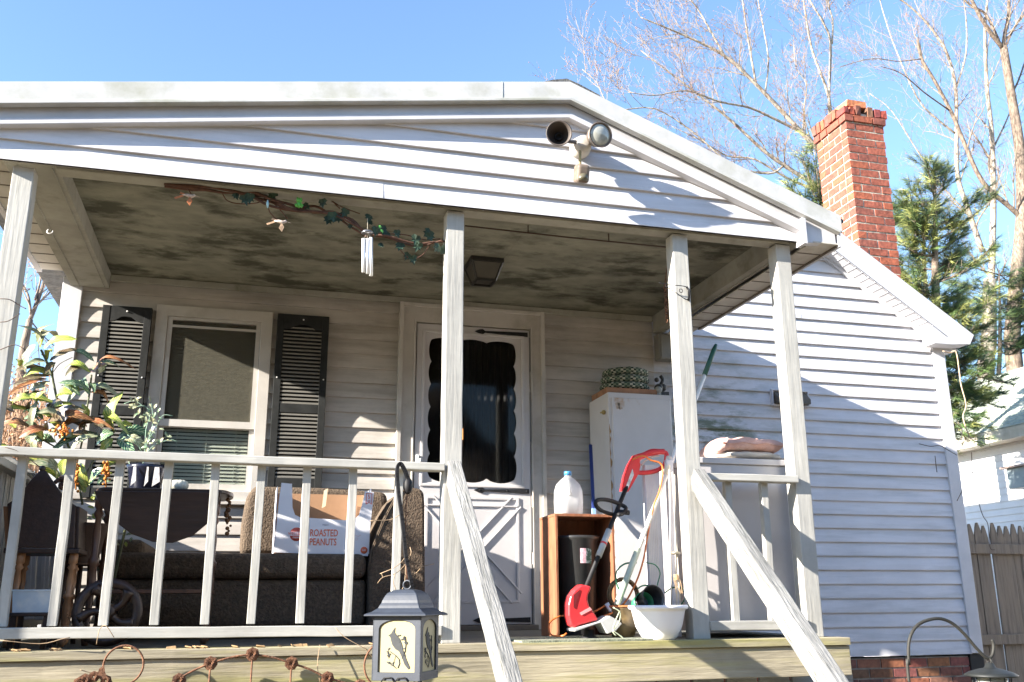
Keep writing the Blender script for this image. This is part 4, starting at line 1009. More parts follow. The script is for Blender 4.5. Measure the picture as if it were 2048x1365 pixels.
b = M(); b.lathe(c+Vector((0, 0, .1502)), [(.079, 0), (.089, .0), (.089, .008), (.079, .008)], 32, cap=False); b.build('rim', mat('terracotta', (.55, .17, .06), .6), pbn)
b = M(); GH = mat('green_hose', (.03, .16, .08), .5, .15, 10)
b.tube(spline([at(x, y, .2) for x, y in ((1273, 1126), (1250, 1128), (1234, 1142), (1232, 1160), (1238, 1180), (1246, 1192), (1240, 1200))], 5), .0042, 8)
b.tube(spline([at(x, y, .18) for x, y in ((1292, 1126), (1310, 1130), (1320, 1145), (1316, 1165), (1312, 1180))], 5), .003, 6)
b.tube(spline([at(x, y, .14) for x, y in ((1330, 1186), (1345, 1176), (1362, 1176), (1371, 1190), (1365, 1206), (1352, 1214))], 5), .0038, 8)
b.tube(spline([at(x, y, .16) for x, y in ((1275, 1178), (1285, 1172), (1297, 1172), (1308, 1180))], 5), .0038, 8)
tag(b.build('garden_hose', GH), 'thin green hose looping behind the pots by the third post', 'hose')
b = M(); c = at(1250, 1190, .22)
for i in range(5): b.tube(arc(c+Vector((.006*random.uniform(-1, 1), .008*i, .004*random.uniform(-1, 1))), .078+.004*random.uniform(-1, 1), -.4, 2*PI-.6, 30, (1, 0, 0), (0, .1, 1)), .0045, 6)
tag(b.build('wicker_coil', mat('wicker', (.16, .10, .05), .9, .3, 40, .3)), 'coil of brown grapevine behind the stoneware pot', 'coil')
b = M()
for pl in ([(1226, 1215), (1240, 1225), (1238, 1245), (1226, 1262), (1232, 1272)], [(1240, 1222), (1232, 1240), (1226, 1258)], [(1226, 1262), (1238, 1270), (1248, 1278)]): b.tube(spline([at(x, y, .02) for x, y in pl], 4), .003, 6)
b.obox(at(1250, 1281, -.03)+Vector((0, 0, .004)), (.010, 0, 0), (0, .006, 0), (0, 0, .003))
tag(b.build('knotted_string', mat('sage_twine', (.42, .45, .32), .9, .2, 40)), 'knotted pale green string hanging from the pole end to the deck edge', 'string')
b = M(); b.box((-.2, -.068, .001), (.44, .45, .009), .001)
t = b.build('door_mat', mat('jute_mat', (.22, .24, .17), .95, .35, 60, .6, stain=(.32, .30, .24), stain_scale=40)); tag(t, 'worn green grey mat on the deck in the stair opening', 'mat')
b = M(); 
for i in range(3): b.box((.86+i*.0, .1, .001), (.861, .11, .002))
# ================================================================== SOFA AND BOX
FAB = mat('brown_boucle', (.115, .082, .054), .95, .25, 45, 1.0, stain=(.07, .048, .032), stain_scale=70, stain_lo=.45, stain_hi=.65, fine=2.)
sf = thing('sofa', (-1.3, 1.3, 0), 'brown boucle sofa with a curved right arm against the wall under the window', 'sofa')
b = M(); b.box((-2.10, .90, .06), (-.79, 1.75, .30)); b.build('base', FAB, sf, .03, seg=3)
b = M(); b.box((-2.08, .86, .302), (-.795, 1.5, .432)); b.build('seat_cushion', FAB, sf, .045, seg=4)
b = M()
b.prism([at(x, y, 1.42) for x, y in ((478, 1110), (482, 1050), (490, 1005), (497, 982), (512, 972), (640, 975), (775, 984), (780, 1110))], (0, .30, .0)); b.build('back', FAB, sf, .04, seg=4)
b = M()
b.prism([at(x, y, .86) for x, y in ((736, 1262), (737, 1140), (744, 1100), (758, 1062), (776, 1022), (792, 995), (806, 980), (820, 976), (840, 977), (848, 985), (850, 1010), (851, 1262))], (0, .80, .0)); b.build('arm', FAB, sf, .016, seg=3)
b = M(); b.tube(spline([at(x, y, .858) for x, y in ((737, 1140), (744, 1100), (758, 1062), (776, 1022), (792, 995), (806, 980))], 4), .004, 6); b.build('piping', FAB, sf)
b = M(); b.box((-2.10, .92, .302), (-1.93, 1.7, .50)); b.build('arm', FAB, sf, .04, seg=4)
# carton
BX = mat('white_carton', (.72, .71, .74), .6, .03, 10, stain=(.6, .58, .6), stain_scale=4, stain_lo=.6, stain_hi=.9); KR = mat('kraft_inside', (.36, .20, .105), .8, .08, 10)
bx = thing('peanut_box', (-1.03, 1.05, .434), 'white cardboard tray box with red ROASTED PEANUTS print standing on the sofa', 'box')
Yb = .93
cut = [(548, 1105), (736, 1113), (740, 1060), (748, 985), (730, 983), (724, 1010), (718, 1030), (708, 1040), (690, 1041), (600, 1035), (590, 1030), (585, 1015), (584, 968), (563, 966), (558, 1000), (550, 1080)]
b = M(); fr = [at(x, y, Yb) for x, y in cut]; b.prism(fr, (0, .004, 0)); b.build('front', BX, bx)
x0, x1 = at(548, 1105, Yb).x, at(737, 1110, Yb).x; zt = at(563, 966, Yb).z; z0 = .4345
b = M(); b.box((x0-.004, Yb+.0045, z0), (x0, Yb+.26, zt-.02)); b.box((x1, Yb+.0045, z0), (x1+.004, Yb+.26, zt-.02)); b.build('side', BX, bx)
b = M(); b.box((x0+.0005, Yb+.256, z0), (x1-.0005, Yb+.26, zt-.03)); b.box((x0+.0005, Yb+.005, z0), (x1-.0005, Yb+.255, z0+.004)); b.build('back', KR, bx)
b = M(); q = at(650, 990, Yb+.2); b.obox(q+Vector((.0, .0, -.02)), (.010, -.006, .006), (0, .003, 0), (.004, 0, .05)); b.build('flap', mat('tape_brown', (.16, .11, .04), .5, .2, 30), bx)
RI = mat('print_red', (.72, .16, .07), .6, .1, 60); RI2 = mat('print_dark_red', (.60, .10, .07), .6, .1, 60)
yt = Yb-.0012
def put(s_, px, py, size, m, sx): p_ = at(px, py, yt); return text('print', s_, size, (p_.x, yt, p_.z), m, bx, sx)
put('ROASTED', 648, 1067, .052, RI, .66); put('PEANUTS', 646, 1085, .052, RI, .66)
put('FRESH', 651, 1050, .012, mat('print_grey', (.4, .38, .42), .6), 1.)
c = at(593, 1069, yt)
b = M(); b.lathe((c.x, yt+.0008, c.z), [(.001, 0), (.036, 0), (.036, .0008), (.001, .0008)], 32, (0, -1, 0), cap=False); b.build('logo_disc', RI2, bx)
b = M(); b.box((c.x-.046, yt-.0008, c.z-.008), (c.x+.046, yt-.0001, c.z+.013)); b.build('logo_band', BX, bx)
text('print', 'WELLSLEY', .021, (c.x, yt-.0015, c.z+.002), RI2, bx, .92); text('print', 'FARMS', .013, (c.x, yt-.0008, c.z-.018), BX, bx, 1.)
c = at(728, 1101, yt); b = M(); b.lathe((c.x, yt+.0008, c.z), [(.001, 0), (.019, 0), (.019, .0008), (.001, .0008)], 28, (0, -1, 0), cap=False); b.build('price_disc', RI, bx)
text('print', '2LBS', .010, (c.x, yt-.0008, c.z), BX, bx, 1.)
c = at(738, 998, yt); b = M(); o_ = [(-.017, .03), (.017, .03), (.017, -.032), (0, -.022), (-.017, -.032)]; i_ = [(-.0135, .0265), (.0135, .0265), (.0135, -.026), (0, -.0175), (-.0135, -.026)]
b.ring([(c.x+x, yt, c.z+z) for x, z in o_][::-1], [(c.x+x, yt, c.z+z) for x, z in i_][::-1], (0, .0008, 0)); b.build('badge', RI2, bx)
text('print', '5', .030, (c.x, yt, c.z+.010), RI2, bx, .9); text('print', 'LBS', .011, (c.x, yt, c.z-.012), RI2, bx, .9)
b = M(); c = at(712, 1074, yt); b.tube(spline([c+Vector((dx, 0, dz)) for dx, dz in ((-.03, -.01), (-.02, .004), (0, .008), (.012, 0), (.02, .01), (.026, .006))], 4), .0009, 4); b.tube(arc(c+Vector((.004, 0, -.012)), .006, 0, 2*PI, 10), .0008, 4); b.build('doodle', mat('print_pale', (.72, .45, .4), .6), bx)
# ================================================================== TABLE, CHAIR, WHEEL
def turned(b, p, q, r, n=14, feet=True):
    """turned leg between p (bottom) and q (top)"""
    p, q = Vector(p), Vector(q); L = (q-p).length; ax = (q-p)/L
    pr = [(0, .7), (.03, 1.), (.07, 1.), (.09, .55), (.11, .9), (.14, .6), (.3, .85), (.42, 1.05), (.5, .8), (.52, 1.25), (.55, 1.25), (.57, .7), (.7, .95), (.82, .65), (.85, 1.2), (.88, .7), (.9, 1.15), (1, 1.15)]
    b.lathe(p, [(r*k, t*L) for t, k in pr], n, ax); return b
tb = thing('drop_leaf_table', (-1.8, .45, 0), 'dark wooden drop leaf table with hanging half round leaf behind the railing', 'table')
zt = .700; ty = .34
xl, xr = at(185, 985, ty).x, at(462, 985, ty).x
b = M(); n = 24; pts = []
for i in range(n+1):
    a = -PI/2+PI*i/n; pts.append((xr-.06+math.cos(a)*.07, ty+.21+math.sin(a)*.20, zt-.018))
for i in range(n+1):
    a = PI/2+PI*i/n; pts.append((xl+.06+math.cos(a)*.07, ty+.21+math.sin(a)*.20, zt-.018))
b.prism(pts, (0, 0, .018)); b.build('top', mat('table_top', (.036, .018, .011), .35, .3, 6, .1, (.5, 6, 4)), tb, .004)
b = M(); lf = [(188, 982), (200, 1010), (225, 1040), (262, 1068), (305, 1084), (345, 1086), (385, 1072), (420, 1043), (437, 1010), (442, 984)]
b.pp(lf, ty-.002, ty+.016); b.build('drop_leaf', MATS['table_top'], tb, .003)
for x, y in ((xl+.03, ty+.05), (xr-.075, ty+.05), (xl+.03, ty+.36), (xr-.075, ty+.36)):
    b = M(); turned(b, (x, y, .001), (x, y, zt-.018), .019); b.build('leg', mat('table_leg', (.09, .042, .024), .4, .3, 8, .1, (4, 4, .6)), tb)
b = M(); b.box((xl+.0, ty+.03, .225), (xr-.05, ty+.38, .242)); b.build('shelf', MATS['table_leg'], tb, .002)
b = M(); b.box((xl+.05, ty+.06, zt-.09), (xr-.09, ty+.34, zt-.019)); b.build('apron', MATS['table_leg'], tb)
# carved drape at the right end
b = M()
for i in range(14):
    c = at(458+random.uniform(-6, 6), 1000+i*5.2, ty+.2); b.ball(c, random.uniform(.006, .013), 6)
tag(b.build('dried_flowers', mat('dried_brown', (.14, .07, .03), .9, .4, 40)), 'bunch of dried brown flowers hanging from the right end of the dark table', 'dried flowers')
# things on the table
b = M(); c = at(358, 968, ty+.12); c.z = zt+.001
for k in range(10):
    a = 2*PI*k/10; b.ball(c+Vector((math.cos(a)*.022, math.sin(a)*.022, .026)), .024, 8, sz=1.05)
tag(b.build('squash', mat('pale_squash', (.62, .60, .50), .45, .15, 10, stain=(.35, .45, .28), stain_scale=9)), 'small pale ribbed squash lying on the dark table', 'squash')
pd = thing('dark_pot', at(290, 960, ty+.2), 'dark blue pot with pale ribbons on the table holding a trailing plant', 'flowerpot')
c = at(290, 970, ty+.2); c.z = zt+.001
b = M(); b.lathe(c, [(.06, 0), (.07, .01), (.088, .11), (.094, .125), (.086, .125), (.08, .1), (.001, .09)], 28, cap=False); b.build('body', mat('navy_glaze', (.012, .014, .03), .25, .2, 10), pd)
b = M()
for dx, w_ in ((-.05, .012), (.045, .02), (.01, .008)):
    p_ = c+Vector((dx, -.088, .11)); b.prism([p_, p_+Vector((w_, 0, 0)), p_+Vector((w_*1.5, -.012, -.07)), p_+Vector((-.004, -.016, -.095))], (0, .002, 0))
b.build('ribbon', mat('lace_white', (.55, .52, .5), .8, .3, 50), pd)
# chair like carved seat cabinet at the left
sc = thing('gabled_chair', (-2.33, .4, 0), 'dark wooden high backed chair with pointed back and turned legs at the left corner', 'chair')
yc = .30
b = M(); b.pp([(20, 1095), (14, 1008), (36, 995), (60, 962), (78, 942), (92, 942), (108, 966), (130, 998), (152, 1012), (148, 1097)], yc, yc+.022); b.build('back_panel', DARKW, sc, .004)
b = M(); b.ball(at(85, 938, yc+.01), .014, 8, sz=1.1); b.tube([at(85, 938, yc+.01), at(85, 955, yc+.01)], .008, 8); b.build('finial', DARKW, sc)
p = at(148, 1012, yc+.022)
b = M(); b.prism([at(150, 1013, yc+.022), at(148, 1097, yc+.022), at(148, 1097, yc+.022)+Vector((0, .24, 0)), at(150, 1013, yc+.022)+Vector((0, .24, 0))], (.018, 0, 0)); b.build('side_panel', DARKW, sc, .003)
b = M(); b.prism([at(15, 1013, yc+.022), at(20, 1097, yc+.022), at(20, 1097, yc+.022)+Vector((0, .24, 0)), at(15, 1013, yc+.022)+Vector((0, .24, 0))], (-.018, 0, 0)); b.build('side_panel', MEDW, sc, .003)  # left panel in lighter wood, sunlight put into its colour
zz = at(80, 1096, yc).z; a = at(8, 1096, yc).x; q = at(150, 1096, yc).x
b = M(); b.box((a, yc-.005, zz-.024), (q+.02, yc+.30, zz-.002)); b.build('seat', DARKW, sc, .004)
for x, y in ((a+.065, yc+.03), (q-.005, yc+.03), (a+.04, yc+.26), (q-.03, yc+.26)):
    b = M(); turned(b, (x-.012, y, .001), (x, y, zz-.024), .017, 12); b.build('leg', MEDW, sc)
b = M(); c = at(118, 968, .36)
for k in range(14): b.ball(c+Vector((random.uniform(-.03, .03), random.uniform(-.01, .01), random.uniform(-.025, .025))), random.uniform(.008, .015), 6)
tag(b.build('pine_cones', mat('cone_brown', (.07, .03, .018), .8, .3, 40, .4)), 'cluster of dark seed cones beside the finial of the pointed chair', 'cones')
# blue white planter on little stool
stl = thing('small_stool', (-2.28, .13, 0), 'low dark stool carrying the pale blue bin behind the left balusters', 'stool')
xa, xb = at(18, 1225, .12).x, at(100, 1225, .12).x; zs = at(60, 1226, .12).z
b = M(); b.box((xa, .12, zs-.015), (xb, .30, zs)); b.build('seat', DARKW, stl, .003)
for x in (xa+.015, xb-.015):
    for y in (.135, .285): b = M(); b.bar((x, y, .001), (x*.9995, y, zs-.015), .02, .02, (0, 1, 0)); b.build('leg', DARKW, stl)
b = M(); h_ = at(60, 1180, .12).z-zs
o0 = [(xa+.01, .13), (xb-.008, .13), (xb-.008, .28), (xa+.01, .28)]; o1 = [(xa+.002, .122), (xb, .122), (xb, .29), (xa+.002, .29)]
vs = [(x, y, zs+.001) for x, y in o0]+[(x, y, zs+h_) for x, y in o1]+[(x*.9+.1*(xa+xb)/2, y*.9+.02, zs+h_) for x, y in o1]+[(x, y, zs+.006) for x, y in o0]
b.add(vs, [(3, 2, 1, 0), (0, 1, 5, 4), (1, 2, 6, 5), (2, 3, 7, 6), (3, 0, 4, 7), (4, 5, 9, 8), (5, 6, 10, 9), (6, 7, 11, 10), (7, 4, 8, 11)])
b.box((xa-.002, .118, zs+h_-.006), (xb+.004, .1215, zs+h_+.001))
tag(b.build('blue_bin', mat('blue_enamel', (.42, .52, .62), .4, .1, 8, stain=(.62, .66, .68), stain_scale=9)), 'pale blue and white rectangular tub on the low dark stool', 'tub')
# white folding slats behind the chair
wsl = thing('stacked_boards', (-2.35, .75, 0), 'stack of white fluted boards leaning behind the pointed chair', 'boards')
for i, (x, x2, w_) in enumerate(((108, 118, 16), (55, 62, 20), (82, 90, 18), (128, 120, 10))):
    a, q = at(x, 1240, .72+.03*i), at(x2, 1060, .80+.03*i)
    b = M(); b.bar(a, q, .055, .012, (0, 1, 0)); b.bar(a+Vector((.0, -.010, 0)), q+Vector((0, -.010, 0)), .02, .008, (0, 1, 0)); b.build('board', TRIM, wsl, .002)
# spoked wooden wheel
wh = thing('spoked_wheel', (-1.99, .2, 0), 'dark wooden wheel with curved spokes leaning behind the railing', 'wheel')
c = at(216, 1218, .2); r_ = at(286, 1218, .2).x-c.x; c.z = r_+.002
b = M(); b.lathe(c+Vector((0, .015, 0)), [(r_*.72, 0), (r_, 0), (r_, .03), (r_*.72, .03), (r_*.72, 0)], 48, (0, -1, .1), cap=False); b.build('rim', DARKW, wh)
b = M(); b.lathe(c+Vector((0, .02, 0)), [(.001, 0), (.04, 0), (.03, .045), (.02, .05), (.001, .05)], 20, (0, -1, .1), cap=False); b.build('hub', DARKW, wh)
for k in range(5):
    a = .5+k*2*PI/5; b = M(); d1 = Vector((math.cos(a), 0, math.sin(a))); d2 = Vector((math.cos(a+.35), 0, math.sin(a+.35)))
    b.tube(spline([c+d1*.02, c+(d1+d2*.4)*r_*.35, c+d2*r_*.83], 4), [.020, .018, .016, .016, .017, .019, .022, .025, .028][:9], 8); b.build('spoke', DARKW, wh)
# ================================================================== LANTERN ON SHEPHERD HOOK (front)
def shepherd(name, label, grp): pass
Yl = -1.62
hk = thing('shepherd_hook', at(825, 1180, Yl), 'flat black shepherd hook carrying the bird lantern in front of the railing', 'shepherd hook', 'shepherd hooks in the yard')
b = M()
pts = [at(x, y, Yl) for x, y in ((815, 985), (818, 970), (815, 955), (808, 938), (801, 928), (796, 932), (794, 948), (797, 985), (803, 1030), (808, 1075), (812, 1115), (821, 1160), (828, 1200), (836, 1290), (840, 1350))]
last = pts[-1]; pts.append(Vector((last.x+.01, last.y, -1.1)))
sp = spline(pts, 5)
for a, q in zip(sp, sp[1:]): b.bar(a, q+(q-a).normalized()*.0015, .009, .019, (0, 1, 0))
b.build('stem', BLACKM, hk)
b = M(); b.ball(at(816, 972, Yl), .0135, 8, sz=1.9); b.build('tip_knob', BLACKM, hk)
ln_ = thing('bird_lantern', at(812, 1365, Yl), 'dark grey four sided lantern with cream glass panels and cardinal silhouettes hanging in front', 'lantern')
LG = mat('lantern_grey', (.034, .041, .056), .5, .15, 12, .05); CRM = mat('cream_glass', (.33, .285, .155), .4, .06, 4)
ctr = at(812, 1290, Yl); half = .0705; th = -.56+ .03
rm = Matrix.Rotation(-th*-1, 3, 'Z')
rot = Matrix.Rotation(.50, 3, 'Z').to_4x4() if 0 else None
ang = .50     # left face turned towards the viewer
ex = Vector((math.cos(ang-1.0), math.sin(ang-1.0), 0)); 
ex = Vector((.86, -.51, 0)).normalized(); ey = Vector((.51, .86, 0)).normalized(); ez = Vector((0, 0, 1))
h0 = at(822, 1363, Yl-.08).z; h1 = at(824, 1232, Yl-.08).z
def LP(u, v, z): return Vector((ctr.x, ctr.y, 0))+ex*u+ey*v+ez*z
faces = [(ex, -ey), (ey, ex), (-ex, ey), (-ey, -ex)]
b = M()
for (tx, nn) in faces:
    o0 = Vector((ctr.x, ctr.y, 0))+nn*half
    out = []; inn = []; n = 10
    w_ = half; iw = .053; zi0 = h0+.022; zi1 = h1-.035
    loop_in = [(-iw, zi0), (iw, zi0)]+[(iw*math.cos(PI*k/n), zi1+.024*math.sin(PI*k/n)) for k in range(n+1)]
    loop_out = [(-w_, h0), (w_, h0)]+[(w_*(1 if k < n/2 else -1) if k not in (n//2,) else 0, h1) for k in range(n+1)]
    loop_out = [(-w_, h0), (w_, h0)]+[(w_*(1-2*k/n), h1) for k in range(n+1)]
    b.ring([o0+tx*u+ez*z for u, z in loop_out], [o0+tx*u+ez*z for u, z in loop_in], -nn*.004)
b.build('frame', LG, ln_, .001)
b = M()
for (tx, nn) in faces:
    o0 = Vector((ctr.x, ctr.y, 0))+nn*(half-.005); b.add([o0-tx*.058+ez*(h0+.016), o0+tx*.058+ez*(h0+.016), o0+tx*.058+ez*(h1-.006), o0-tx*.058+ez*(h1-.006)], [(0, 1, 2, 3)])
b.build('panes', CRM, ln_)
b = M(); b.add([LP(u, v, h0+.004) for u, v in ((-half, -half), (half, -half), (half, half), (-half, half))], [(3, 2, 1, 0)]); b.build('base', LG, ln_)
SIL = mat('silhouette', (.03, .033, .036), .7, .2, 30)
bird = [(-.60, 1.36), (-.42, 1.44), (-.28, 1.62), (-.18, 1.72), (-.20, 1.50), (-.05, 1.35), (.12, 1.22), (.28, .95), (.34, .72), (.42, .55), (.62, .2), (.82, -.12), (.72, -.2), (.48, .02), (.28, .38), (.12, .62), (-.12, .72), (-.32, .92), (-.42, 1.15), (-.46, 1.28)]
for (tx, nn) in faces[:2]+faces[3:]:
    o0 = Vector((ctr.x, ctr.y, 0))+nn*(half-.0045); b = M(); s_ = .052; zc = h0+.045
    b.prism([o0+tx*(x*.82+.02)*s_*1.08+ez*(zc-.004+y*s_*1.08) for x, y in bird], nn*.0012)
    def tw(pl, r=.0012):
        b.tube([o0+nn*.0008+tx*x*s_*.66+ez*(zc+y*s_*.78) for x, y in pl], r, 4)
    tw([(-.6, .75), (-.1, .5), (.2, .25), (.25, 0), (.1, -.3)]); tw([(.45, .3), (.7, .8), (.75, 1.3), (.68, 1.7)]); tw([(.3, .9), (.35, 1.3), (.2, 1.5)], .0006); tw([(-.1, .5), (-.3, -.1), (-.05, -.3)], .0006); tw([(-.75, .9), (-.68, .5), (-.7, .3)], .0006); tw([(-.7, .0), (-.4, -.1), (0, -.35)], .0006)
    for k in range(30):
        cx_, cz_ = random.choice(((.72, 1.3), (.7, .9), (.66, 1.6), (-.72, .8), (-.7, .5), (-.65, .05), (-.3, .0), (.1, 1.75), (.3, 1.45), (.55, .55)))
        q = o0+nn*.001+tx*(cx_+random.uniform(-.12, .12))*s_*.66+ez*(zc+(cz_+random.uniform(-.13, .13))*s_*.78); a_ = random.uniform(0, PI)
        b.obox(q, (tx*math.cos(a_)+ez*math.sin(a_))*.0032, (tx*-math.sin(a_)+ez*math.cos(a_))*.0014, nn*.0004)
    b.build('bird_silhouette', SIL, ln_)
# pagoda cap
b = M(); rr_ = [(.091, h1-.001), (.090, h1+.004), (.076, h1+.010), (.062, h1+.020), (.055, h1+.034), (.050, h1+.048), (.043, h1+.060), (.031, h1+.068), (.012, h1+.071)]
rings = []
for (ra, za), (rb, zb_) in zip(rr_, rr_[1:]): rings += [(ra, za), (ra*.5+rb*.5+.0006, (za+zb_)/2)]
rings.append(rr_[-1])
vs = []
for r_, z in rings:
    for u, v in ((-1, -1), (1, -1), (1, 1), (-1, 1)): vs.append(LP(u*r_, v*r_, z))
b.add(vs, [(i*4+k, i*4+(k+1) % 4, i*4+4+(k+1) % 4, i*4+4+k) for i in range(len(rings)-1) for k in range(4)]+[(3, 2, 1, 0), tuple(4*(len(rings)-1)+k for k in range(4))])
b.build('cap', LG, ln_, .002)
b = M(); zt_ = h1+.071; b.tube(arc(LP(0, 0, zt_+.012), .012, 0, 2*PI, 14, ex, ez), .0028, 6, cap=False); b.build('top_ring', LG, ln_)
b = M(); b.tube(spline([at(815, 985, Yl), at(812, 1020, Yl), at(811, 1060, Yl), at(812, 1120, Yl), LP(0, 0, zt_+.022)], 4), .0016, 5)
b.tube(spline([at(812, 1010, Yl), at(808, 1022, Yl), at(816, 1026, Yl), at(812, 1034, Yl)], 4), .0014, 5); b.build('hanging_wire', RUST, ln_)
b = M()
for s_ in (-1, 1):
    c = LP(s_*.02, -half-.004, h0); b.tube([c+ex*-.02+ez*-.002, c+ex*-.012+ez*.008, c+ex*.008+ez*.009, c+ex*.022+ez*-.006], .002, 5)
b.build('base_wire', BLACKM, ln_)
# dead vine twigs around the hook
def twig(b, pl, r, Y):
    b.tube(spline([at(x, y, Y+random.uniform(-.015, .015)) for x, y in pl], 4), r, 5)
b = M()
for pl in ([(755, 1167), (766, 1155), (790, 1148), (810, 1130), (822, 1108), (820, 1095)], [(766, 1155), (763, 1147)], [(811, 1149), (830, 1148), (845, 1134), (868, 1128)], [(812, 1035), (811, 1100), (810, 1160), (800, 1190)], [(790, 1148), (787, 1165), (792, 1180)], [(800, 1030), (780, 1040), (740, 1042)], [(760, 1148), (790, 1135), (808, 1118), (812, 1100)]): twig(b, pl, .0011, Yl+.03)
tag(b.build('dry_twigs', mat('dry_twig', (.34, .24, .15), .9, .2, 40)), 'thin dry twigs tangled in the shepherd hook above the bird lantern', 'twigs')
# ---- left neighbour hook and lantern out of frame whose shadow falls on the rim
# ---- right shepherd hook
Yr = -.8
h2 = thing('shepherd_hook', at(1818, 1365, Yr), 'plain grey tubular shepherd hook at the lower right corner', 'shepherd hook', 'shepherd hooks in the yard')
HG = mat('hook_grey', (.03, .029, .025), .6, .15, 20, spec=.3)
pts = [at(x, y, Yr) for x, y in ((1818, 1365), (1818, 1330), (1817, 1295), (1822, 1270), (1836, 1250), (1858, 1240), (1882, 1238), (1906, 1248), (1930, 1270), (1952, 1296), (1970, 1314), (1980, 1316), (1986, 1306), (1987, 1290), (1984, 1280))]
pts = [Vector((pts[0].x, Yr, -1.1))]+pts
b = M(); b.tube(spline(pts, 5), .0068, 10); b.build('stem', HG, h2)
b = M(); cR = at(1978, 1320, Yr); b.tube(arc(cR+Vector((0, 0, -.006)), .012, 0, 2*PI, 12, (0, 1, 0)), .003, 6, cap=False); b.build('ring', HG, h2)
l2 = thing('round_lantern', at(1980, 1365, Yr), 'round capped glass lantern hanging from the right shepherd hook, cut by the frame edge', 'lantern')
c = at(1982, 1350, Yr); zc = c.z
b = M(); b.lathe((c.x, c.y, zc), [(.105, -.006), (.108, 0), (.085, .012), (.045, .024), (.025, .028), (.016, .045), (.006, .05)], 36); b.build('cap', mat('lantern_black', (.018, .02, .02), .5, .2, 20, spec=.3), l2)
b = M()
for k in range(8):
    a = 2*PI*k/8; b.tube([(c.x+.075*math.cos(a), c.y+.075*math.sin(a), zc-.006), (c.x+.072*math.cos(a), c.y+.072*math.sin(a), zc-.16)], .003, 6)
b.lathe((c.x, c.y, zc-.17), [(.08, 0), (.08, .012), (.03, .014)], 28); b.build('cage', MATS['lantern_black'], l2)
b = M(); b.lathe((c.x, c.y, zc-.155), [(.062, 0), (.066, .1), (.06, .145)], 28); b.build('glass', mat('clear_jar', (.5, .52, .48), .1, .1, 6, trans=.5), l2)
# ================================================================== RUSTY ROSE TRELLIS
def rose(b, c, r):
    for k in range(4):
        rr = r*(.28+.24*k); n = 4+k
        for i in range(n):
            a = 2*PI*i/n+k*.7
            d = Vector((math.cos(a), -.3+.15*k, math.sin(a))); q = c+Vector((math.cos(a)*rr*.62, -.012+.006*k, math.sin(a)*rr*.62))
            t_ = Vector((-math.sin(a), 0, math.cos(a)))
            b.obox(q, t_*rr*.45, d.normalized()*rr*.12, Vector((math.cos(a)*.5, -.8, math.sin(a)*.5)).normalized()*rr*.30)
Yt = -.13
tl = thing('rose_trellis', at(500, 1365, Yt), 'rusty iron trellis with arched rods and metal roses in front of the deck edge', 'trellis')
roses = [(421, 1327), (505, 1309), (583, 1327), (655, 1357), (358, 1361), (720, 1372)]
b = M()
ap = [at(x, y, Yt) for x, y in ((345, 1366), (421, 1327), (505, 1309), (583, 1327), (655, 1357), (720, 1380))]
for a, q in zip(ap, ap[1:]): b.tube(spline([a, (a+q)/2+Vector((0, 0, .006)), q], 4), .0042, 8)
for x, y in roses[:4]: p_ = at(x, y, Yt); b.tube([p_, Vector((p_.x, p_.y, -1.06))], .0038, 8)
b.build('rods', RUST, tl)
for x, y in roses:
    b = M(); rose(b, at(x, y, Yt), .029); b.build('metal_rose', RUST, tl)
rg = thing('rose_ring', at(250, 1330, Yt), 'rusty iron ring with metal roses and a leaf at the lower left', 'garden ornament')
c = at(247, 1331, Yt); b = M(); b.tube(arc(c, .0745, 0, 2*PI, 40), .0042, 8, cap=False); b.tube([c+Vector((0, 0, -.075)), Vector((c.x, c.y, -1.06))], .004, 8); b.build('ring', RUST, rg)
for x, y, s_ in ((170, 1362, 1), (188, 1354, .8), (212, 1362, .8), (160, 1368, 1)):
    b = M(); rose(b, at(x, y, Yt), .028*s_); b.build('metal_rose', RUST, rg)
b = M(); b.pp([(195, 1350), (198, 1338), (208, 1330), (210, 1345), (216, 1358), (200, 1360)], Yt-.004, Yt); b.build('metal_leaf', RUST, rg)
rg = thing('iron_ring', at(760, 1330, Yt), 'plain rusty iron ring half hidden behind the bird lantern', 'garden ornament')
c = at(775, 1330, Yt); b = M(); b.tube(arc(c, .098, PI*.25, PI*1.4, 30), .0042, 8); b.tube([c+Vector((-.03, 0, -.093)), Vector((c.x-.03, c.y, -1.06))], .004, 8); b.build('ring', RUST, rg)
b = M()
for pl in ([(160, 1340), (180, 1345), (205, 1342)], [(0, 1281), (80, 1288), (125, 1278), (140, 1275)], [(193, 1289), (196, 1272), (200, 1258), (212, 1252), (228, 1275)], [(670, 1255), (690, 1275), (735, 1300)], [(640, 1365), (635, 1330), (640, 1290)], [(725, 1292), (760, 1330), (800, 1360)]): twig(b, pl, .0016, -.10)
tag(b.build('dead_vines', mat('dry_twig', (.34, .24, .15))), 'thin dead vines trailing along the deck edge and bottom rail', 'vines')
b = M()
for i in range(26):
    x = random.uniform(-2.5, -.7); c = Vector((x, random.uniform(-.07, -.02), .004)); a = random.uniform(0, PI)
    b.obox(c, Vector((math.cos(a), math.sin(a), .1))*.018, (0, .003, .002), Vector((-math.sin(a), math.cos(a), .5))*.008)
o = b.build('leaf_litter', mat('leaf_litter', (.30, .19, .09), .9, .3, 30)); o['kind'] = 'stuff'
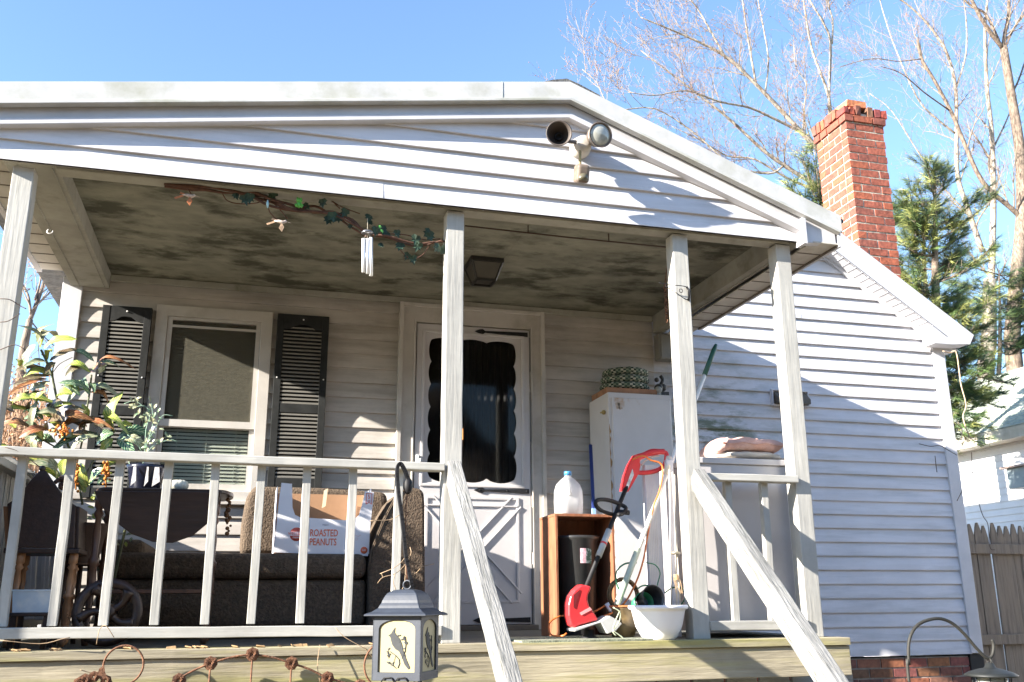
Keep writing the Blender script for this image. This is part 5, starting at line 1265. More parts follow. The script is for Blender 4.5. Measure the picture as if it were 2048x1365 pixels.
# dried vine stems climbing the left post and hanging at the eave
b = M()
for pl in ([(0, 598), (20, 600), (40, 612), (52, 618)], [(0, 645), (18, 642), (40, 628)], [(20, 770), (60, 760), (100, 764)], [(45, 580), (60, 578), (50, 584)], [(0, 700), (30, 690), (50, 700)], [(10, 895), (40, 905), (80, 935)]): twig(b, pl, .0022, -.02)
tag(b.build('post_vine', mat('vine_dark', (.10, .07, .055), .9)), 'dark dry vine clinging to the leftmost porch post', 'vine')
b = M()
twig(b, [(1886, 703), (1900, 706), (1912, 704), (1918, 740), (1922, 770), (1932, 810), (1926, 835), (1938, 872), (1945, 880)], .005, 1.45)
twig(b, [(1916, 845), (1924, 860), (1922, 880)], .0035, 1.45)
tag(b.build('dead_vine_stem', mat('pale_stem', (.50, .36, .24), .8, .2, 30)), 'pale dead vine stem hanging from the right house eave', 'vine')
b = M()
for pl in ([(1838, 888), (1860, 893), (1880, 892), (1895, 900), (1914, 911)], [(1870, 912), (1872, 930), (1874, 945)], [(1914, 1002), (1927, 978), (1946, 950), (1938, 945), (1933, 965), (1950, 985), (1965, 1030), (1976, 1050), (1980, 1095), (1990, 1100)], [(1946, 950), (1944, 925), (1943, 905)], [(1944, 932), (1930, 930), (1920, 945)]): twig(b, pl, .003, 1.80)
tag(b.build('bare_vine', MATS['vine_dark']), 'bare vine twigs crossing the right house corner above the fence', 'vine')
# ================================================================== PLANTS ON THE PORCH
def leaf_mat(name, base, vein, edge=None, k=9, wv=.16):
    m = bpy.data.materials.new(name); m.use_nodes = True; nt = m.node_tree; L = nt.links; b = nt.nodes['Principled BSDF']
    b.inputs['Roughness'].default_value = .32
    uv = _n(nt, 'ShaderNodeUVMap'); uv.uv_map = 'uv'; s = _n(nt, 'ShaderNodeSeparateXYZ'); L.new(uv.outputs[0], s.inputs[0])
    def mth(op, a, c=None, v=None):
        n = _n(nt, 'ShaderNodeMath', operation=op)
        if isinstance(a, float): n.inputs[0].default_value = a
        else: L.new(a, n.inputs[0])
        if c is not None: L.new(c, n.inputs[1])
        if v is not None: n.inputs[1].default_value = v
        return n.outputs[0]
    au = mth('ABSOLUTE', s.outputs[0])
    t = mth('SUBTRACT', mth('MULTIPLY', s.outputs[1], v=float(k)), mth('MULTIPLY', au, v=2.2))
    fr = mth('ABSOLUTE', mth('SUBTRACT', mth('FRACT', t), v=.5))
    v1 = mth('LESS_THAN', fr, v=wv); v2 = mth('LESS_THAN', au, v=.10); vv = mth('MAXIMUM', v1, v2)
    ns = _n(nt, 'ShaderNodeTexNoise'); ns.inputs['Scale'].default_value = 18; tc = _n(nt, 'ShaderNodeTexCoord'); L.new(tc.outputs['Object'], ns.inputs['Vector'])
    rr = _n(nt, 'ShaderNodeValToRGB'); rr.color_ramp.elements[0].position = .38; rr.color_ramp.elements[1].position = .62
    rr.color_ramp.elements[0].color = (*base, 1); rr.color_ramp.elements[1].color = (*(edge or [x*1.6 for x in base]), 1); L.new(ns.outputs[0], rr.inputs[0])
    mx = _n(nt, 'ShaderNodeMixRGB'); L.new(vv, mx.inputs[0]); L.new(rr.outputs[0], mx.inputs[1]); mx.inputs[2].default_value = (*vein, 1); L.new(mx.outputs[0], b.inputs['Base Color'])
    return m
LM = [leaf_mat('leaf_dark_green', (.012, .07, .045), (.42, .50, .30), (.03, .13, .07)),
      leaf_mat('leaf_yellow_green', (.10, .20, .03), (.50, .46, .12), (.22, .30, .06)),
      leaf_mat('leaf_copper', (.20, .055, .028), (.40, .20, .09), (.11, .06, .03)),
      leaf_mat('leaf_pale', (.13, .20, .12), (.42, .42, .28), (.26, .24, .12)),
      leaf_mat('leaf_brown', (.09, .05, .03), (.25, .20, .12), (.05, .06, .03))]
def leaf(b, base, tip, w, nrm, curl=.12, fold=.25):
    base, tip = Vector(base), Vector(tip); d = tip-base; L = d.length; dn = d.normalized()
    sd = dn.cross(Vector(nrm)); sd = sd.normalized() if sd.length > 1e-4 else dn.orthogonal().normalized(); up = sd.cross(dn)
    n = 9; vs = []; o = len(b.v)
    ph = random.uniform(0, 6)
    for i in range(n+1):
        t = i/n; ww = w*math.sin(PI*min(1, t*.92+.05))**.8*(1 if i < n else .0)+.0004
        c = base+d*t+up*(L*curl*(math.sin(PI*t)-t*.8))
        for k, u in enumerate((-1, -.5, 0, .5, 1)):
            vs.append(c+sd*ww*u+up*ww*abs(u)*fold+up*.11*w*math.sin(t*17+ph+u)*abs(u))
            b.uv[o+i*5+k] = (u, t)
    b.add(vs, [(i*5+k, i*5+k+1, i*5+k+6, i*5+k+5) for i in range(n) for k in range(4)], True)
def plant(name, loc, label, Yp, stems, leaves, cat='plant'):
    t = thing(name, loc, label, cat)
    b = M()
    for pl, r in stems: b.tube(spline([at(x, y, Y) for x, y, Y in pl], 4), r, 6)
    b.build('stem', mat('plant_stem', (.10, .11, .05), .7, .3, 20), t)
    b = M()
    for (x0, y0, x1, y1, w, m_, Y0, Y1) in leaves:
        b.cm = m_; leaf(b, at(x0, y0, Y0), at(x1, y1, Y1), w, (random.uniform(-.4, .3), -.75, .55), random.uniform(.08, .42))
    b.build('foliage', LM, t)
    return t
Yc = .62
stems = [([(165, 1010, Yc), (150, 930, Yc), (125, 860, Yc), (112, 790, Yc), (100, 740, Yc), (82, 700, Yc)], .006), ([(150, 940, Yc), (165, 880, Yc), (172, 830, Yc), (180, 780, Yc), (183, 750, Yc)], .005),
         ([(112, 790, Yc), (105, 745, Yc), (110, 725, Yc)], .004), ([(165, 960, Yc), (200, 900, Yc), (232, 860, Yc)], .005), ([(120, 900, Yc), (70, 870, Yc), (58, 850, Yc)], .004), ([(106, 745, Yc), (120, 728, Yc), (145, 715, Yc)], .002)]
lv = []
def A(x0, y0, x1, y1, w, m_): x1, y1, w = x0+(x1-x0)*1.22, y0+(y1-y0)*1.22, w*1.15; lv.append((x0, y0, x1, y1, w, m_, Yc+random.uniform(-.08, .08), Yc+random.uniform(-.14, .10)))
A(78, 690, 95, 650, .012, 3); A(80, 695, 72, 665, .010, 1); A(75, 685, 108, 668, .028, 3); A(88, 698, 138, 677, .022, 1); A(70, 690, 50, 735, .028, 3); A(80, 690, 56, 655, .012, 3)
A(95, 720, 100, 700, .012, 1); A(100, 722, 145, 700, .018, 4); A(140, 702, 180, 715, .016, 0); A(95, 740, 40, 738, .018, 4); A(98, 745, 62, 725, .02, 3)
A(100, 750, 50, 752, .02, 1); A(98, 752, 38, 765, .018, 4); A(95, 758, 30, 782, .02, 2); A(90, 775, 55, 790, .026, 3); A(100, 765, 70, 800, .024, 3)
A(180, 745, 132, 733, .018, 1); A(182, 742, 220, 728, .018, 3); A(182, 745, 205, 730, .022, 2); A(188, 740, 232, 728, .012, 0); A(190, 735, 250, 724, .010, 2)
A(178, 780, 130, 765, .018, 0); A(178, 782, 225, 782, .018, 3); A(180, 785, 215, 800, .016, 2); A(176, 785, 140, 795, .02, 3); A(178, 788, 165, 760, .018, 0)
A(105, 805, 32, 798, .022, 1); A(102, 808, 50, 795, .018, 3); A(108, 800, 120, 835, .032, 4); A(115, 795, 135, 785, .028, 1); A(118, 820, 160, 818, .014, 4)
A(62, 850, 10, 815, .016, 1); A(60, 855, 5, 848, .018, 2); A(62, 858, 70, 810, .014, 3); A(60, 860, 85, 878, .022, 1); A(95, 860, 48, 868, .02, 2); A(68, 862, 60, 882, .024, 3)
A(118, 850, 85, 838, .018, 2); A(122, 850, 165, 832, .026, 2); A(120, 845, 75, 825, .014, 1); A(122, 855, 168, 845, .022, 2); A(160, 850, 195, 840, .022, 4); A(125, 868, 92, 872, .016, 3); A(160, 870, 205, 845, .02, 2)
A(110, 885, 75, 880, .024, 0); A(115, 880, 150, 873, .018, 1)
A(198, 868, 116, 892, .030, 0); A(195, 872, 145, 896, .02, 3); A(228, 862, 232, 798, .030, 1); A(226, 866, 195, 882, .030, 0); A(238, 872, 296, 868, .030, 0); A(236, 876, 262, 902, .024, 0); A(225, 878, 205, 898, .018, 1); A(245, 880, 285, 892, .024, 3)
# below the rail
A(120, 960, 55, 912, .030, 1); A(110, 955, 80, 925, .03, 3); A(125, 950, 130, 920, .02, 1); A(175, 975, 155, 930, .024, 1); A(178, 970, 225, 925, .020, 1); A(182, 965, 200, 940, .02, 0); A(170, 985, 150, 960, .02, 1); A(195, 970, 215, 955, .016, 0); A(95, 985, 60, 950, .02, 4)
for i in range(34):
    x, y = random.choice(((random.uniform(10, 260), random.uniform(820, 900)), (random.uniform(30, 200), random.uniform(720, 890)))); a = random.uniform(0, 2*PI); l_ = random.uniform(22, 42)
    A(x, y, x+math.cos(a)*l_, y+math.sin(a)*l_*.6, random.uniform(.012, .022), random.choice((0, 0, 1, 1, 4, 3, 4)))
cp = plant('croton', (at(165, 1000, Yc).x, Yc, .5), 'large croton with veined green, yellow and copper leaves at the left railing end', Yc, stems, lv)
c = at(170, 1020, Yc)
b = M(); b.lathe((c.x, Yc, .36), [(.08, 0), (.11, .17), (.12, .19), (.11, .19), (.10, .16), (.001, .155)], 28, cap=False); b.build('pot', mat('dark_clay', (.06, .035, .025), .7), cp)
b = M(); b.tube([(c.x-.07, Yc, .0), (c.x-.05, Yc, .36)], .012, 8); b.tube([(c.x+.07, Yc, .0), (c.x+.05, Yc, .36)], .012, 8); b.tube([(c.x, Yc+.08, .0), (c.x, Yc+.05, .36)], .012, 8); b.tube(arc((c.x, Yc, .16), .065, 0, 2*PI, 20, (1, 0, 0), (0, 1, 0)), .005, 6, cap=False)
b.tube(arc((c.x, Yc, .362), .085, 0, 2*PI, 20, (1, 0, 0), (0, 1, 0)), .008, 6, cap=False); b.build('plant_stand', mat('stand_brown', (.08, .045, .03), .6), cp)
# orange flowers, two small clumps
b = M()
for cx_, cy_, n, sx, sy in ((128, 862, 40, 10, 7),):
    for i in range(n): b.ball(at(cx_+random.gauss(0, sx), cy_+random.gauss(0, sy), .5+random.uniform(-.03, .03)), random.uniform(.004, .007), 5)
tag(b.build('orange_flowers', mat('orange_petals', (.6, .2, .02), .7, .3, 40)), 'clump of small orange flowers among the croton leaves above the railing', 'flowers')
for cx_, lb in ((152, 'thin spray of orange flowers under the railing between second and third baluster'), (212, 'fuller spray of orange flowers under the railing left of the dark pot')):
    b = M()
    b.tube([at(cx_, 980, .5), at(cx_, 925, .5)], .004, 5)
    for i in range(34): b.ball(at(cx_+random.gauss(0, 4), 945+random.gauss(0, 13), .5+random.uniform(-.01, .01)), random.uniform(.005, .008), 5)
    tag(b.build('orange_flowers', MATS['orange_petals']), lb, 'flowers')
# trailing teal plant on the table pot
tp = thing('trailing_plant', at(285, 900, .54), 'pale green trailing plant with thin stems and a round white bud right of the croton', 'plant')
b = M()
for pl in ([(285, 935), (290, 900), (292, 860), (300, 830), (288, 812), (262, 818)], [(290, 900), (300, 870), (306, 845), (304, 815), (303, 808)], [(292, 890), (310, 858), (325, 832), (345, 832)], [(290, 910), (310, 890), (340, 880), (355, 884)], [(288, 815), (270, 802), (248, 808)], [(262, 975), (265, 950), (258, 925)], [(285, 905), (268, 880), (255, 870)]): b.tube(spline([at(x, y, .54) for x, y in pl], 4), .0018, 5)
b.build('stem', mat('teal_stem', (.25, .38, .28), .7), tp)
b = M()
for i in range(70):
    x, y = random.choice([(270, 803), (285, 815), (292, 830), (300, 845), (306, 835), (303, 860), (295, 880), (310, 890), (335, 880), (262, 818), (300, 812), (290, 900), (280, 910)]); x += random.gauss(0, 7); y += random.gauss(0, 6)
    a = random.uniform(0, 2*PI); b.cm = random.choice((0, 3, 3)); Y = .54+random.uniform(-.04, .04); leaf(b, at(x, y, Y), at(x+11*math.cos(a), y+11*math.sin(a), Y-.01), random.uniform(.004, .008), (0, -.8, .5))
b.build('foliage', LM, tp)
b = M(); b.ball(at(308, 858, .5), .013, 8); b.build('bud', mat('white_bud', (.7, .72, .7), .4), tp)
# leaf tufts visible beneath the table at the left
b = M()
for i in range(34):
    x, y = random.choice(((245, 1075, ), (190, 1000), (195, 1070), (255, 1078), (210, 950), (200, 1035))); x += random.gauss(0, 9); y += random.gauss(0, 10); a = random.uniform(0, 2*PI); b.cm = random.choice((0, 1, 1, 3)); Y = .85+random.uniform(-.05, .05)
    leaf(b, at(x, y, Y), at(x+14*math.cos(a), y-abs(10*math.sin(a)), Y), .007, (0, -.8, .4))
fn = thing('fern', (at(222, 1080, .85).x, .85, 0), 'low green fern on the floor behind the dark table', 'plant'); b.build('foliage', LM, fn)
for x in (195, 250):
    b = M(); b.tube([at(x, 1060, .85), (at(222, 1080, .85).x, .85, .002)], .008, 6); b.build('stem', mat('plant_stem', (.1, .1, .05)), fn)
# ================================================================== NEIGHBOUR HOUSE
nh = thing('neighbor_house', (10, 8, -1.05), 'white sided neighbouring house with pale green shingle roof beyond the fence at the right', 'house')
NX = 9.6
nez = atX(1980, 869, NX).z
b = M(); n = int((nez+1.2)/.1016); prof = [(0, 0), (0, .014), (1, 0)]
for i in range(n):
    z0 = -1.05+i*.1016
    for (t0, o0), (t1, o1) in zip(prof, prof[1:]): b.add([(NX-o0, -1, z0+t0*.1016), (NX-o0, 16, z0+t0*.1016), (NX-o1, 16, z0+t1*.1016), (NX-o1, -1, z0+t1*.1016)], [(3, 2, 1, 0)])
b.build('wall_siding', mat('neighbor_siding', (.74, .74, .76), .5, .04, 3), nh)
b = M(); b.add([(NX, 16, -1.05), (14.8, 16, -1.05), (14.8, 16, nez+.05), (NX, 16, nez+.05)], [(0, 1, 2, 3)]); b.add([(NX, -1, -1.05), (14.8, -1, -1.05), (14.8, -1, nez+.05), (12.2, -1, nez+1.72), (NX, -1, nez+.05)], [(0, 1, 2, 3, 4)]); b.build('end_wall', MATS['neighbor_siding'], nh)
b = M(); NR = mat('green_shingle', (.40, .43, .37), .95, .2, 9, .5, (3, 1, 3), stain=(.30, .34, .29), stain_scale=8, spec=.1)
e0 = atX(1980, 869, NX-.35).z
b.prism([(NX-.35, -1.3, e0), (12.2, -1.3, e0+1.70), (12.2, -1.3, e0+1.74), (NX-.35, -1.3, e0+.05)], (0, 17.6, 0)); b.prism([(12.2, -1.3, e0+1.7), (15.1, -1.3, e0), (15.1, -1.3, e0+.05), (12.2, -1.3, e0+1.74)], (0, 17.6, 0))
for i in range(24):
    t = i/24; x = NX-.35+t*2.92; z = e0+.05+t*(1.68); b.box((x, -1.28, z-.02), (x+.125, 16.28, z+.012))
b.build('roof', NR, nh)
b = M(); b.box((NX-.36, -1.3, e0-.13), (NX-.33, 16.3, e0+.04)); b.box((NX-.33, -1.3, e0-.12), (NX, 16.3, e0-.10)); b.build('eave_fascia', mat('neighbor_fascia', (.46, .42, .34), .6, .15, 4, stain=(.55, .52, .48), stain_scale=3), nh)
p = atX(2016, 935, NX-.30); q = atX(2050, 975, NX-.3)
ac = thing('window_air_conditioner', (NX-.2, p.y-.4, q.z), 'grey air conditioner box sticking out of the neighbouring wall at the right frame edge', 'air conditioner')
b = M(); b.box((NX-.34, p.y-.75, q.z), (NX-.015, p.y, p.z-.03)); b.build('body', mat('ac_grey', (.26, .31, .33), .5, .08, 8), ac, .006)
b = M(); b.box((NX-.40, p.y-.8, p.z-.028), (NX-.015, p.y+.06, p.z)); b.build('top_cover', mat('ac_cover', (.42, .30, .25), .5), ac)
# ================================================================== FENCE
fe = thing('fence', (6.2, 2.95, -1.05), 'weathered grey brown picket stockade fence with pointed boards behind the right house corner', 'fence')
FW = mat('fence_wood', (.185, .155, .125), .9, .25, 10, .5, (3, 3, .25), stain=(.20, .16, .12), stain_scale=5, stain_lo=.45, stain_hi=.65)
A0 = Vector((4.15, 2.80, 0)); A1 = Vector((8.4, 3.02, 0)); dn = (A1-A0).normalized(); nn = Vector((-dn.y, dn.x, 0)); L = (A1-A0).length; s_ = 0; k = 0
while s_ < L:
    w_ = random.uniform(.068, .08); o = A0+dn*s_; zt = .83+random.uniform(-.02, .015)+.0*s_; j = random.uniform(-.004, .004); tl_ = random.uniform(-.01, .01)
    b = M(); b.prism([o+Vector((0, j, -1.04)), o+dn*w_+Vector((0, j, -1.04)), o+dn*(w_+tl_)+Vector((0, j, zt-.11)), o+dn*(w_*.78+tl_)+Vector((0, j, zt-.04)), o+dn*(w_*.60+tl_)+Vector((0, j, zt)), o+dn*(w_*.40+tl_)+Vector((0, j, zt)), o+dn*(w_*.22+tl_)+Vector((0, j, zt-.04)), o+dn*tl_+Vector((0, j, zt-.11))], nn*.016)
    b.build('picket', FW, fe); s_ += w_+random.uniform(.002, .009) + (.012 if k % 7 == 3 else 0); k += 1
for z in (.605, -.165):
    b = M(); b.bar(A0+Vector((0, -.022, z)), A1+Vector((0, -.022, z)), .035, .085); b.build('rail', FW, fe, .004)
b = M(); b.box((6.6, 2.97, -1.05), (6.69, 3.06, .7)); b.build('post', FW, fe)
# unseen tree line added behind the camera to cut the low sky fill
random.seed(41); b = M()
for i in range(70):
    x = -26+i*1.0+random.uniform(-.5, .5); y = -15-random.uniform(0, 6); h = random.uniform(4.6, 7.2)
    b.tube([(x, y, -1.1), (x+.1, y, h*.4)], [.2, .12], 6); o_ = len(b.v); b.lathe((x, y, h*.5-.6), [(.1, -h*.45), (1.4, -h*.3), (1.9, 0), (1.3, h*.3), (.1, h*.5)], 10)
    for v in b.v[o_:]: v += Vector((noise.noise(v*.8), noise.noise(v*.8+Vector((9, 0, 0))), noise.noise(v*.8+Vector((0, 9, 0)))))*1.0
o = b.build('sky_block_trees', mat('sky_block_brown', (.10, .075, .055), .95, .4, 2, .5)); o['kind'] = 'stuff'
# ================================================================== TREES
BARK1 = mat('pale_bark', (.38, .33, .28), .9, .25, 9, .8, (2, 2, 1), stain=(.15, .11, .08), stain_scale=7, stain_lo=.46, stain_hi=.64)
BARK2 = mat('grey_bark', (.25, .19, .145), .9, .3, 9, 1., (3, 3, .8), stain=(.09, .065, .05), stain_scale=7, stain_lo=.42, stain_hi=.6)
TWG = mat('reddish_twig', (.24, .19, .145), .9, .2, 10)
BUD = mat('maple_bud', (.26, .13, .10), .8, .2, 10)
def grow(bt, bb, p, d, L, r, lev, up=.15):
    """one branch and its children, as tapering bent tubes"""
    n = 5 if lev > 1 else 4; pts = [p]; q = p; dd = d.copy()
    for i in range(n):
        dd = (dd+Vector((random.gauss(0, .13), random.gauss(0, .13), random.gauss(up*.35, .10)))).normalized(); q = q+dd*(L/n); pts.append(q)
    bt.tube(pts, [max(.0022, r*(1-.75*i/n)) for i in range(n+1)], 5 if r > .012 else 3, cap=False)
    if lev <= 0:
        if bb is not None:
            for i in range(1, n+1):
                if random.random() < .22: bb.obox(pts[i]+Vector([random.gauss(0, .01) for _ in range(3)]), (.006, 0, .002), (0, .006, 0), (0, .002, .008))
        return
    for i in range(1, n+1):
        for k in range(random.choice((1, 1, 2)) if lev > 1 else random.choice((1, 2))):
            a = (pts[i]-pts[i-1]).normalized(); o = a.orthogonal().normalized(); o.rotate(Matrix.Rotation(random.uniform(0, 2*PI), 3, a))
            nd = (a*random.uniform(.55, .9)+o*random.uniform(.45, .85)+Vector((0, 0, up))).normalized()
            grow(bt, bb, pts[i], nd, L*random.uniform(.42, .68), max(.003, r*(1-.7*i/n)*.62), lev-1, up)
def tree(label, Y, limbs, trunk, bark, seed, sub=2, dens=1., name='bare_tree', twl=1., rs=1., grp='bare trees behind the house'):
    random.seed(seed)
    trunk = [(x, y, r*rs) for x, y, r in trunk]; limbs = [(l, a*rs*.78, c*rs*.8, d) for l, a, c, d in limbs]
    base = at(*trunk[-1][:2], Y); t = thing(name, (base.x, Y, -1.05), label, 'tree', grp)
    b = M(); pts = [at(x, y, Y) for x, y, r in trunk]+[Vector((base.x+.05, Y, -1.08))]; rr = [r for x, y, r in trunk]; rr.append(rr[-1]*1.15)
    sp = spline(pts, 5); b.tube(sp, [rr[min(int(i/5), len(rr)-1)]*(1-(i % 5)/5)+rr[min(int(i/5)+1, len(rr)-1)]*((i % 5)/5) for i in range(len(sp))], 12); b.build('trunk', bark, t)
    bt, tw, bb = M(), M(), M()
    for limb, r0, r1, dy in limbs:
        n = len(limb); pts = [at(x, y, Y) +Vector((0, dy*i/n, 0)) for i, (x, y) in enumerate(limb)]
        # depth drift along the limb is real: the limb leaves the picture plane
        sp = spline(pts, 4); N = len(sp); bt.tube(sp, [r0+(r1-r0)*i/(N-1) for i in range(N)], 8)
        for i in range(2, N):
            if random.random() < .42*dens:
                a = (sp[i]-sp[i-1]).normalized(); o = a.orthogonal().normalized(); o.rotate(Matrix.Rotation(random.uniform(0, 2*PI), 3, a))
                grow(tw, bb, sp[i], (a*.7+o*.6+Vector((0, 0, .15))).normalized(), random.uniform(.5, 1.1)*twl, max(.007, (r0+(r1-r0)*i/N)*.38), sub)
    bt.build('limbs', bark, t); tw.build('twigs', TWG, t); bb.build('buds', BUD, t)
    return t
tree('tall bare maple whose long limbs fan out to the upper left behind the chimney', 10.5, [
    ([(1690, 420), (1665, 350), (1637, 302), (1597, 259), (1514, 171), (1452, 114), (1395, 83), (1330, 55), (1281, 35)], .085, .012, 0.),
    ([(1690, 450), (1641, 381), (1571, 333), (1523, 298), (1466, 245), (1413, 202), (1360, 162), (1281, 101)], .065, .012, 0.),
    ([(1597, 262), (1544, 241), (1492, 223), (1430, 215), (1360, 197), (1295, 210), (1240, 208)], .04, .009, -.5),
    ([(1531, 182), (1540, 120), (1535, 60), (1527, 0), (1520, -60)], .025, .012, .3),
    ([(1512, 168), (1492, 88), (1474, 0), (1465, -50)], .03, .014, -.4),
    ([(1452, 118), (1420, 50), (1395, 0), (1360, -40)], .03, .012, .3),
    ([(1606, 264), (1612, 210), (1619, 162), (1602, 127), (1600, 80)], .022, .010, .3),
    ([(1641, 385), (1580, 350), (1523, 307), (1474, 294), (1422, 254), (1369, 219)], .035, .010, .8),
    ([(1568, 332), (1540, 345), (1470, 325), (1400, 260), (1320, 205), (1238, 202), (1207, 145), (1180, 115)], .03, .008, .5)],
    [(1700, 430, .10), (1715, 520, .13), (1725, 640, .16)], BARK1, 11, twl=1.15)
tree('slim bare maple with near vertical stems just behind the chimney top', 11.5, [
    ([(1668, 320), (1658, 206), (1661, 88), (1645, 44), (1619, 0), (1600, -40)], .045, .018, 0.),
    ([(1668, 320), (1654, 202), (1615, 105), (1593, 0), (1580, -60)], .045, .016, -.4),
    ([(1664, 88), (1668, 40), (1662, 0), (1668, -50)], .03, .016, .2)],
    [(1668, 320, .06), (1680, 420, .09), (1690, 600, .12)], BARK1, 12, twl=.9)
tree('big bare tree with a forked grey trunk at the right edge of the picture', 15, [
    ([(2007, 101), (2012, 70), (2022, 35), (2027, 0), (2030, -60)], .055, .035, .3),
    ([(2009, 101), (1965, 57), (1926, 0), (1900, -50)], .06, .03, -.5),
    ([(2042, 435), (2020, 415), (1965, 364), (1926, 281), (1904, 228), (1869, 162), (1843, 118), (1835, 80)], .065, .03, 0.),
    ([(2005, 100), (1979, 26), (1952, 0), (1900, -60)], .04, .025, .5),
    ([(2012, 92), (2035, 50), (2060, 20)], .03, .02, .3),
    ([(1843, 118), (1800, 120), (1750, 112), (1690, 125)], .016, .008, .3),
    ([(1900, 222), (1840, 190), (1790, 160), (1740, 150)], .02, .008, -.6),
    ([(2022, 190), (2040, 160), (2060, 110)], .03, .02, .2)],
    [(2007, 95, .075), (2022, 188, .085), (2040, 307, .10), (2044, 438, .115), (2030, 600, .13), (2032, 760, .15)], BARK2, 13, twl=1.8, rs=1.4)
tree('bare tree with pale spotted twin stems between the chimney and the forked trunk', 15.5, [
    ([(1965, 504), (1935, 416), (1915, 351), (1913, 263), (1911, 175), (1895, 110), (1869, 66), (1834, 26), (1790, -10)], .07, .02, 0.),
    ([(1980, 575), (1983, 557), (1987, 395), (1983, 263), (1974, 175), (1970, 60), (1975, 0)], .10, .03, 0.),
    ([(1914, 270), (1870, 230), (1840, 190), (1800, 90), (1780, 20), (1770, -30)], .03, .012, .4),
    ([(1911, 180), (1935, 110), (1940, 40), (1935, -30)], .03, .015, .3),
    ([(1940, 430), (1900, 380), (1850, 300), (1800, 210), (1760, 170)], .025, .010, .6),
    ([(1985, 300), (2020, 240), (2050, 180)], .03, .015, .5)],
    [(1980, 560, .12), (1978, 680, .14), (1976, 800, .16)], BARK1, 14, twl=1.7, rs=1.35)
# left of the porch
random.seed(15)
tree('bare tree with thin dark branches seen between the left post and the house corner', 7.5, [
    ([(60, 640), (70, 610), (86, 560), (95, 520), (92, 480)], .035, .02, .2), ([(62, 630), (55, 590), (40, 560), (20, 500), (5, 440)], .02, .008, .2), ([(65, 620), (90, 590), (120, 555)], .012, .006, .2), ([(60, 640), (85, 670), (120, 700)], .012, .006, .2), ([(70, 600), (75, 560), (72, 520)], .018, .01, .4)],
    [(60, 640, .035), (45, 720, .05), (30, 900, .07)], BARK2, 16, sub=1, twl=.8, grp='bare trees behind the house')
b = M(); random.seed(17)
bush = thing('brush', (at(40, 850, 4.0).x, 4.0, -1.05), 'tangled leafless brown bush left of the porch behind the croton', 'bush')
for i in range(260):
    x = random.uniform(-40, 110); p_ = at(x, 1000, 4.0+random.uniform(-.5, .5)); p_.z = -1.0
    q_ = at(x+random.uniform(-30, 50), random.uniform(745, 900), 4.0+random.uniform(-.5, .5)); mdl = (p_+q_)/2+Vector((random.gauss(0, .1), random.gauss(0, .1), .1))
    b.tube([p_, mdl, q_, q_+Vector((random.gauss(0, .12), random.gauss(0, .1), random.uniform(-.05, .12)))], [.008, .006, .004, .002], 3, cap=False)
b.build('branches', mat('brush_brown', (.26, .17, .11), .9, .3, 6), bush)
b = M()
for i in range(1500):
    c = at(random.uniform(-40, 112), random.gauss(850, 50), 4.0+random.uniform(-.6, .5)); a = random.uniform(0, 2*PI)
    if c.z < -.9: continue
    b.add([c, c+Vector((math.cos(a)*.03, .01, math.sin(a)*.03)), c+Vector((math.cos(a+.8)*.02, -.01, math.sin(a+.8)*.02))], [(0, 1, 2)])
b.build('dry_leaves', mat('dry_leaf', (.28, .15, .08), .9, .35, 9), bush)
# unseen, added hedge just left of the porch, it keeps low sunlight off the furniture
hg = thing('blocker_hedge', (-3.4, .35, -1.05), 'unseen evergreen hedge left of the porch, outside the picture', 'blocker_hedge')
b = M(); b.ball((-3.4, .4, .05), 1., 14, sx=.30, sy=.52, sz=1.05, jit=.12); b.ball((-3.4, -.07, .3), 1., 14, sx=.18, sy=.22, sz=1.25, jit=.05); b.build('core', mat('hedge_core', (.02, .03, .015), .9), hg)
b = M()
for i in range(1600):
    a = random.uniform(0, 2*PI); t = random.uniform(-1, 1); r_ = (1-t*t)**.5; c = Vector((-3.4+.33*r_*math.cos(a), .4+.56*r_*math.sin(a), .05+1.08*t)); d = Vector([random.gauss(0, .05) for _ in range(3)]); e = Vector([random.gauss(0, .05) for _ in range(3)]); b.add([c, c+d, c+e], [(0, 1, 2)])
b.build('foliage', NEED[1] if 'NEED' in globals() else mat('hedge_green', (.05, .09, .03)), hg)
# fallen grey log / board behind the chair at far left
b = M(); b.bar(at(-30, 905, 1.1), at(88, 985, 1.1), .05, .11); 
t = tag(b.build('grey_board', WOODR, None, .006), 'weathered grey board slanting behind the leftmost balusters', 'board')
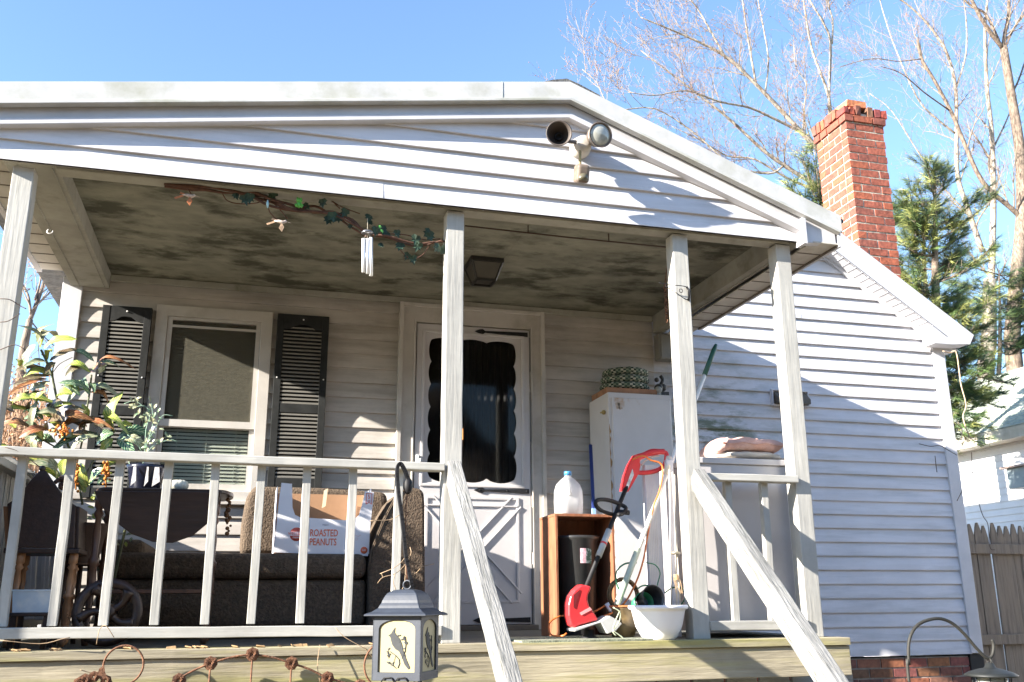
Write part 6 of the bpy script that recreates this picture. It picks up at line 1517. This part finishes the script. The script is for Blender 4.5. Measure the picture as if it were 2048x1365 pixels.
# ---- pines
NEED = [mat('needle_dark', (.045, .09, .04), .55, .3, 4), mat('needle_mid', (.12, .185, .06), .55, .3, 4), mat('needle_light', (.36, .38, .12), .55, .3, 4)]
def tuft(b, c, d, L, n):
    for i in range(n):
        v = (d+Vector((random.gauss(0, .55), random.gauss(0, .55), random.gauss(0, .55)))).normalized(); s = v.orthogonal().normalized()*.0048
        q = c+d*random.uniform(-.10, .04)
        b.add([q-s, q+s, q+v*L*random.uniform(.7, 1.1)], [(0, 1, 2)])
def pine(label, Y, trunk, branches, seed, n=42, L=.18, light=0, sc=1.):
    random.seed(seed)
    base = at(trunk[-1][0], trunk[-1][1], Y); t = thing('pine_tree', (base.x, Y, -1.05), label, 'tree', 'pines behind the house')
    b = M(); pts = [at(x, y, Y) for x, y in trunk]+[Vector((base.x, Y, -1.08))]; b.tube(pts, [.015+.016*i for i in range(len(pts))], 8); b.build('trunk', BARK2, t)
    br = M(); nd = M(); nd.cm = 0
    for (x0, y0, x1, y1, dy, sz) in branches:
        a = at(x0, y0, Y); q = at(x1, y1, Y)+Vector((0, dy, 0)); md = (a+q)/2+Vector((0, 0, -.06)); sp = spline([a, md, q], 6)
        br.tube(sp, [.014-.010*i/(len(sp)-1) for i in range(len(sp))], 5)
        for i in range(2, len(sp)):
            for k in range(sz+(1 if random.random() < .5 else 0)):
                dd = Vector((random.gauss(0, .6), random.gauss(0, .6), random.uniform(0, .9)))+(q-a).normalized()*.6; dd.normalize()
                ln_ = random.uniform(.05, .45)*sc*(1.1-i/len(sp)*.5); c = sp[i]+dd*ln_
                br.tube([sp[i], c], [.004, .0025], 3, cap=False)
                nd.cm = random.choices((0, 1, 2), (3.2-light, 3, 1.2+light*1.6))[0]; tuft(nd, c, dd, L, n)
    br.build('branches', BARK2, t); nd.build('needles', NEED, t)
random.seed(31)
bl = []
for i in range(15):
    y = 400+i*28
    for s_ in (-1, 1, random.choice((-1, 1))):
        ln = random.uniform(30, 65)+i*2.6; x1 = 1868+s_*ln
        if s_ < 0 and x1 < 1790: x1 = 1790+random.uniform(0, 15)
        bl.append((1870, y, x1, y-random.uniform(5, 60), random.uniform(-.5, .5), 2))
bl += [(1872, 700, 1965, 745, -.1, 2), (1872, 720, 2025, 768, 0, 2), (1874, 740, 1950, 800, 0, 2), (1875, 760, 1930, 850, 0, 2), (1875, 770, 1980, 810, .1, 2), (1876, 780, 1915, 872, .1, 2), (1875, 765, 1945, 858, .0, 2), (1875, 775, 2000, 790, .1, 2), (1878, 800, 1935, 880, .0, 2), (1870, 400, 1866, 340, 0, 2), (1868, 430, 1830, 372, .1, 1)]
pine('dark bushy pine right of the chimney behind the roof edge', 6.4, [(1869, 350), (1870, 430), (1870, 520), (1872, 620), (1875, 760), (1880, 900)], bl, 32, n=44, L=.18, light=1)
bl = []
for i in range(8):
    y = 550+i*22
    for s_ in (-1, 1, 1): bl.append((2000, y, 2000+s_*random.uniform(40, 105), y-random.uniform(-10, 50), random.uniform(-.5, .6), 2))
bl += [(2000, 700, 1950, 720, 0, 2), (2000, 680, 2060, 700, 0, 2)]
pine('dark pine with drooping boughs above the neighbouring roof', 13.2, [(1998, 540), (2000, 620), (2000, 700), (1995, 800), (1995, 900)], bl, 33, n=42, L=.27, sc=1.6)
bl = [(1640, 420, 1606, 320, 0, 1), (1645, 430, 1640, 290, .2, 2), (1640, 430, 1590, 360, .2, 2), (1640, 410, 1620, 280, -.1, 1), (1650, 430, 1655, 330, 0, 2), (1645, 440, 1610, 400, 0, 2), (1648, 450, 1640, 380, 0, 2)]
pine('small pale green pine top just left of the chimney', 6.8, [(1642, 300), (1648, 420), (1652, 560), (1655, 700)], bl, 34, n=34, L=.18, light=2)
bl = [(1850, 560, 1812, 420, .2, 2), (1850, 580, 1800, 500, .3, 2), (1850, 500, 1820, 380, .2, 1), (1850, 620, 1808, 560, .2, 3), (1855, 640, 1830, 600, .2, 2), (1850, 560, 1845, 440, .3, 2), (1860, 600, 1870, 500, .3, 2)]
pine('lighter yellow green pine close to the right side of the chimney', 7.2, [(1845, 430), (1850, 560), (1855, 760)], bl, 35, n=42, L=.18, light=3)
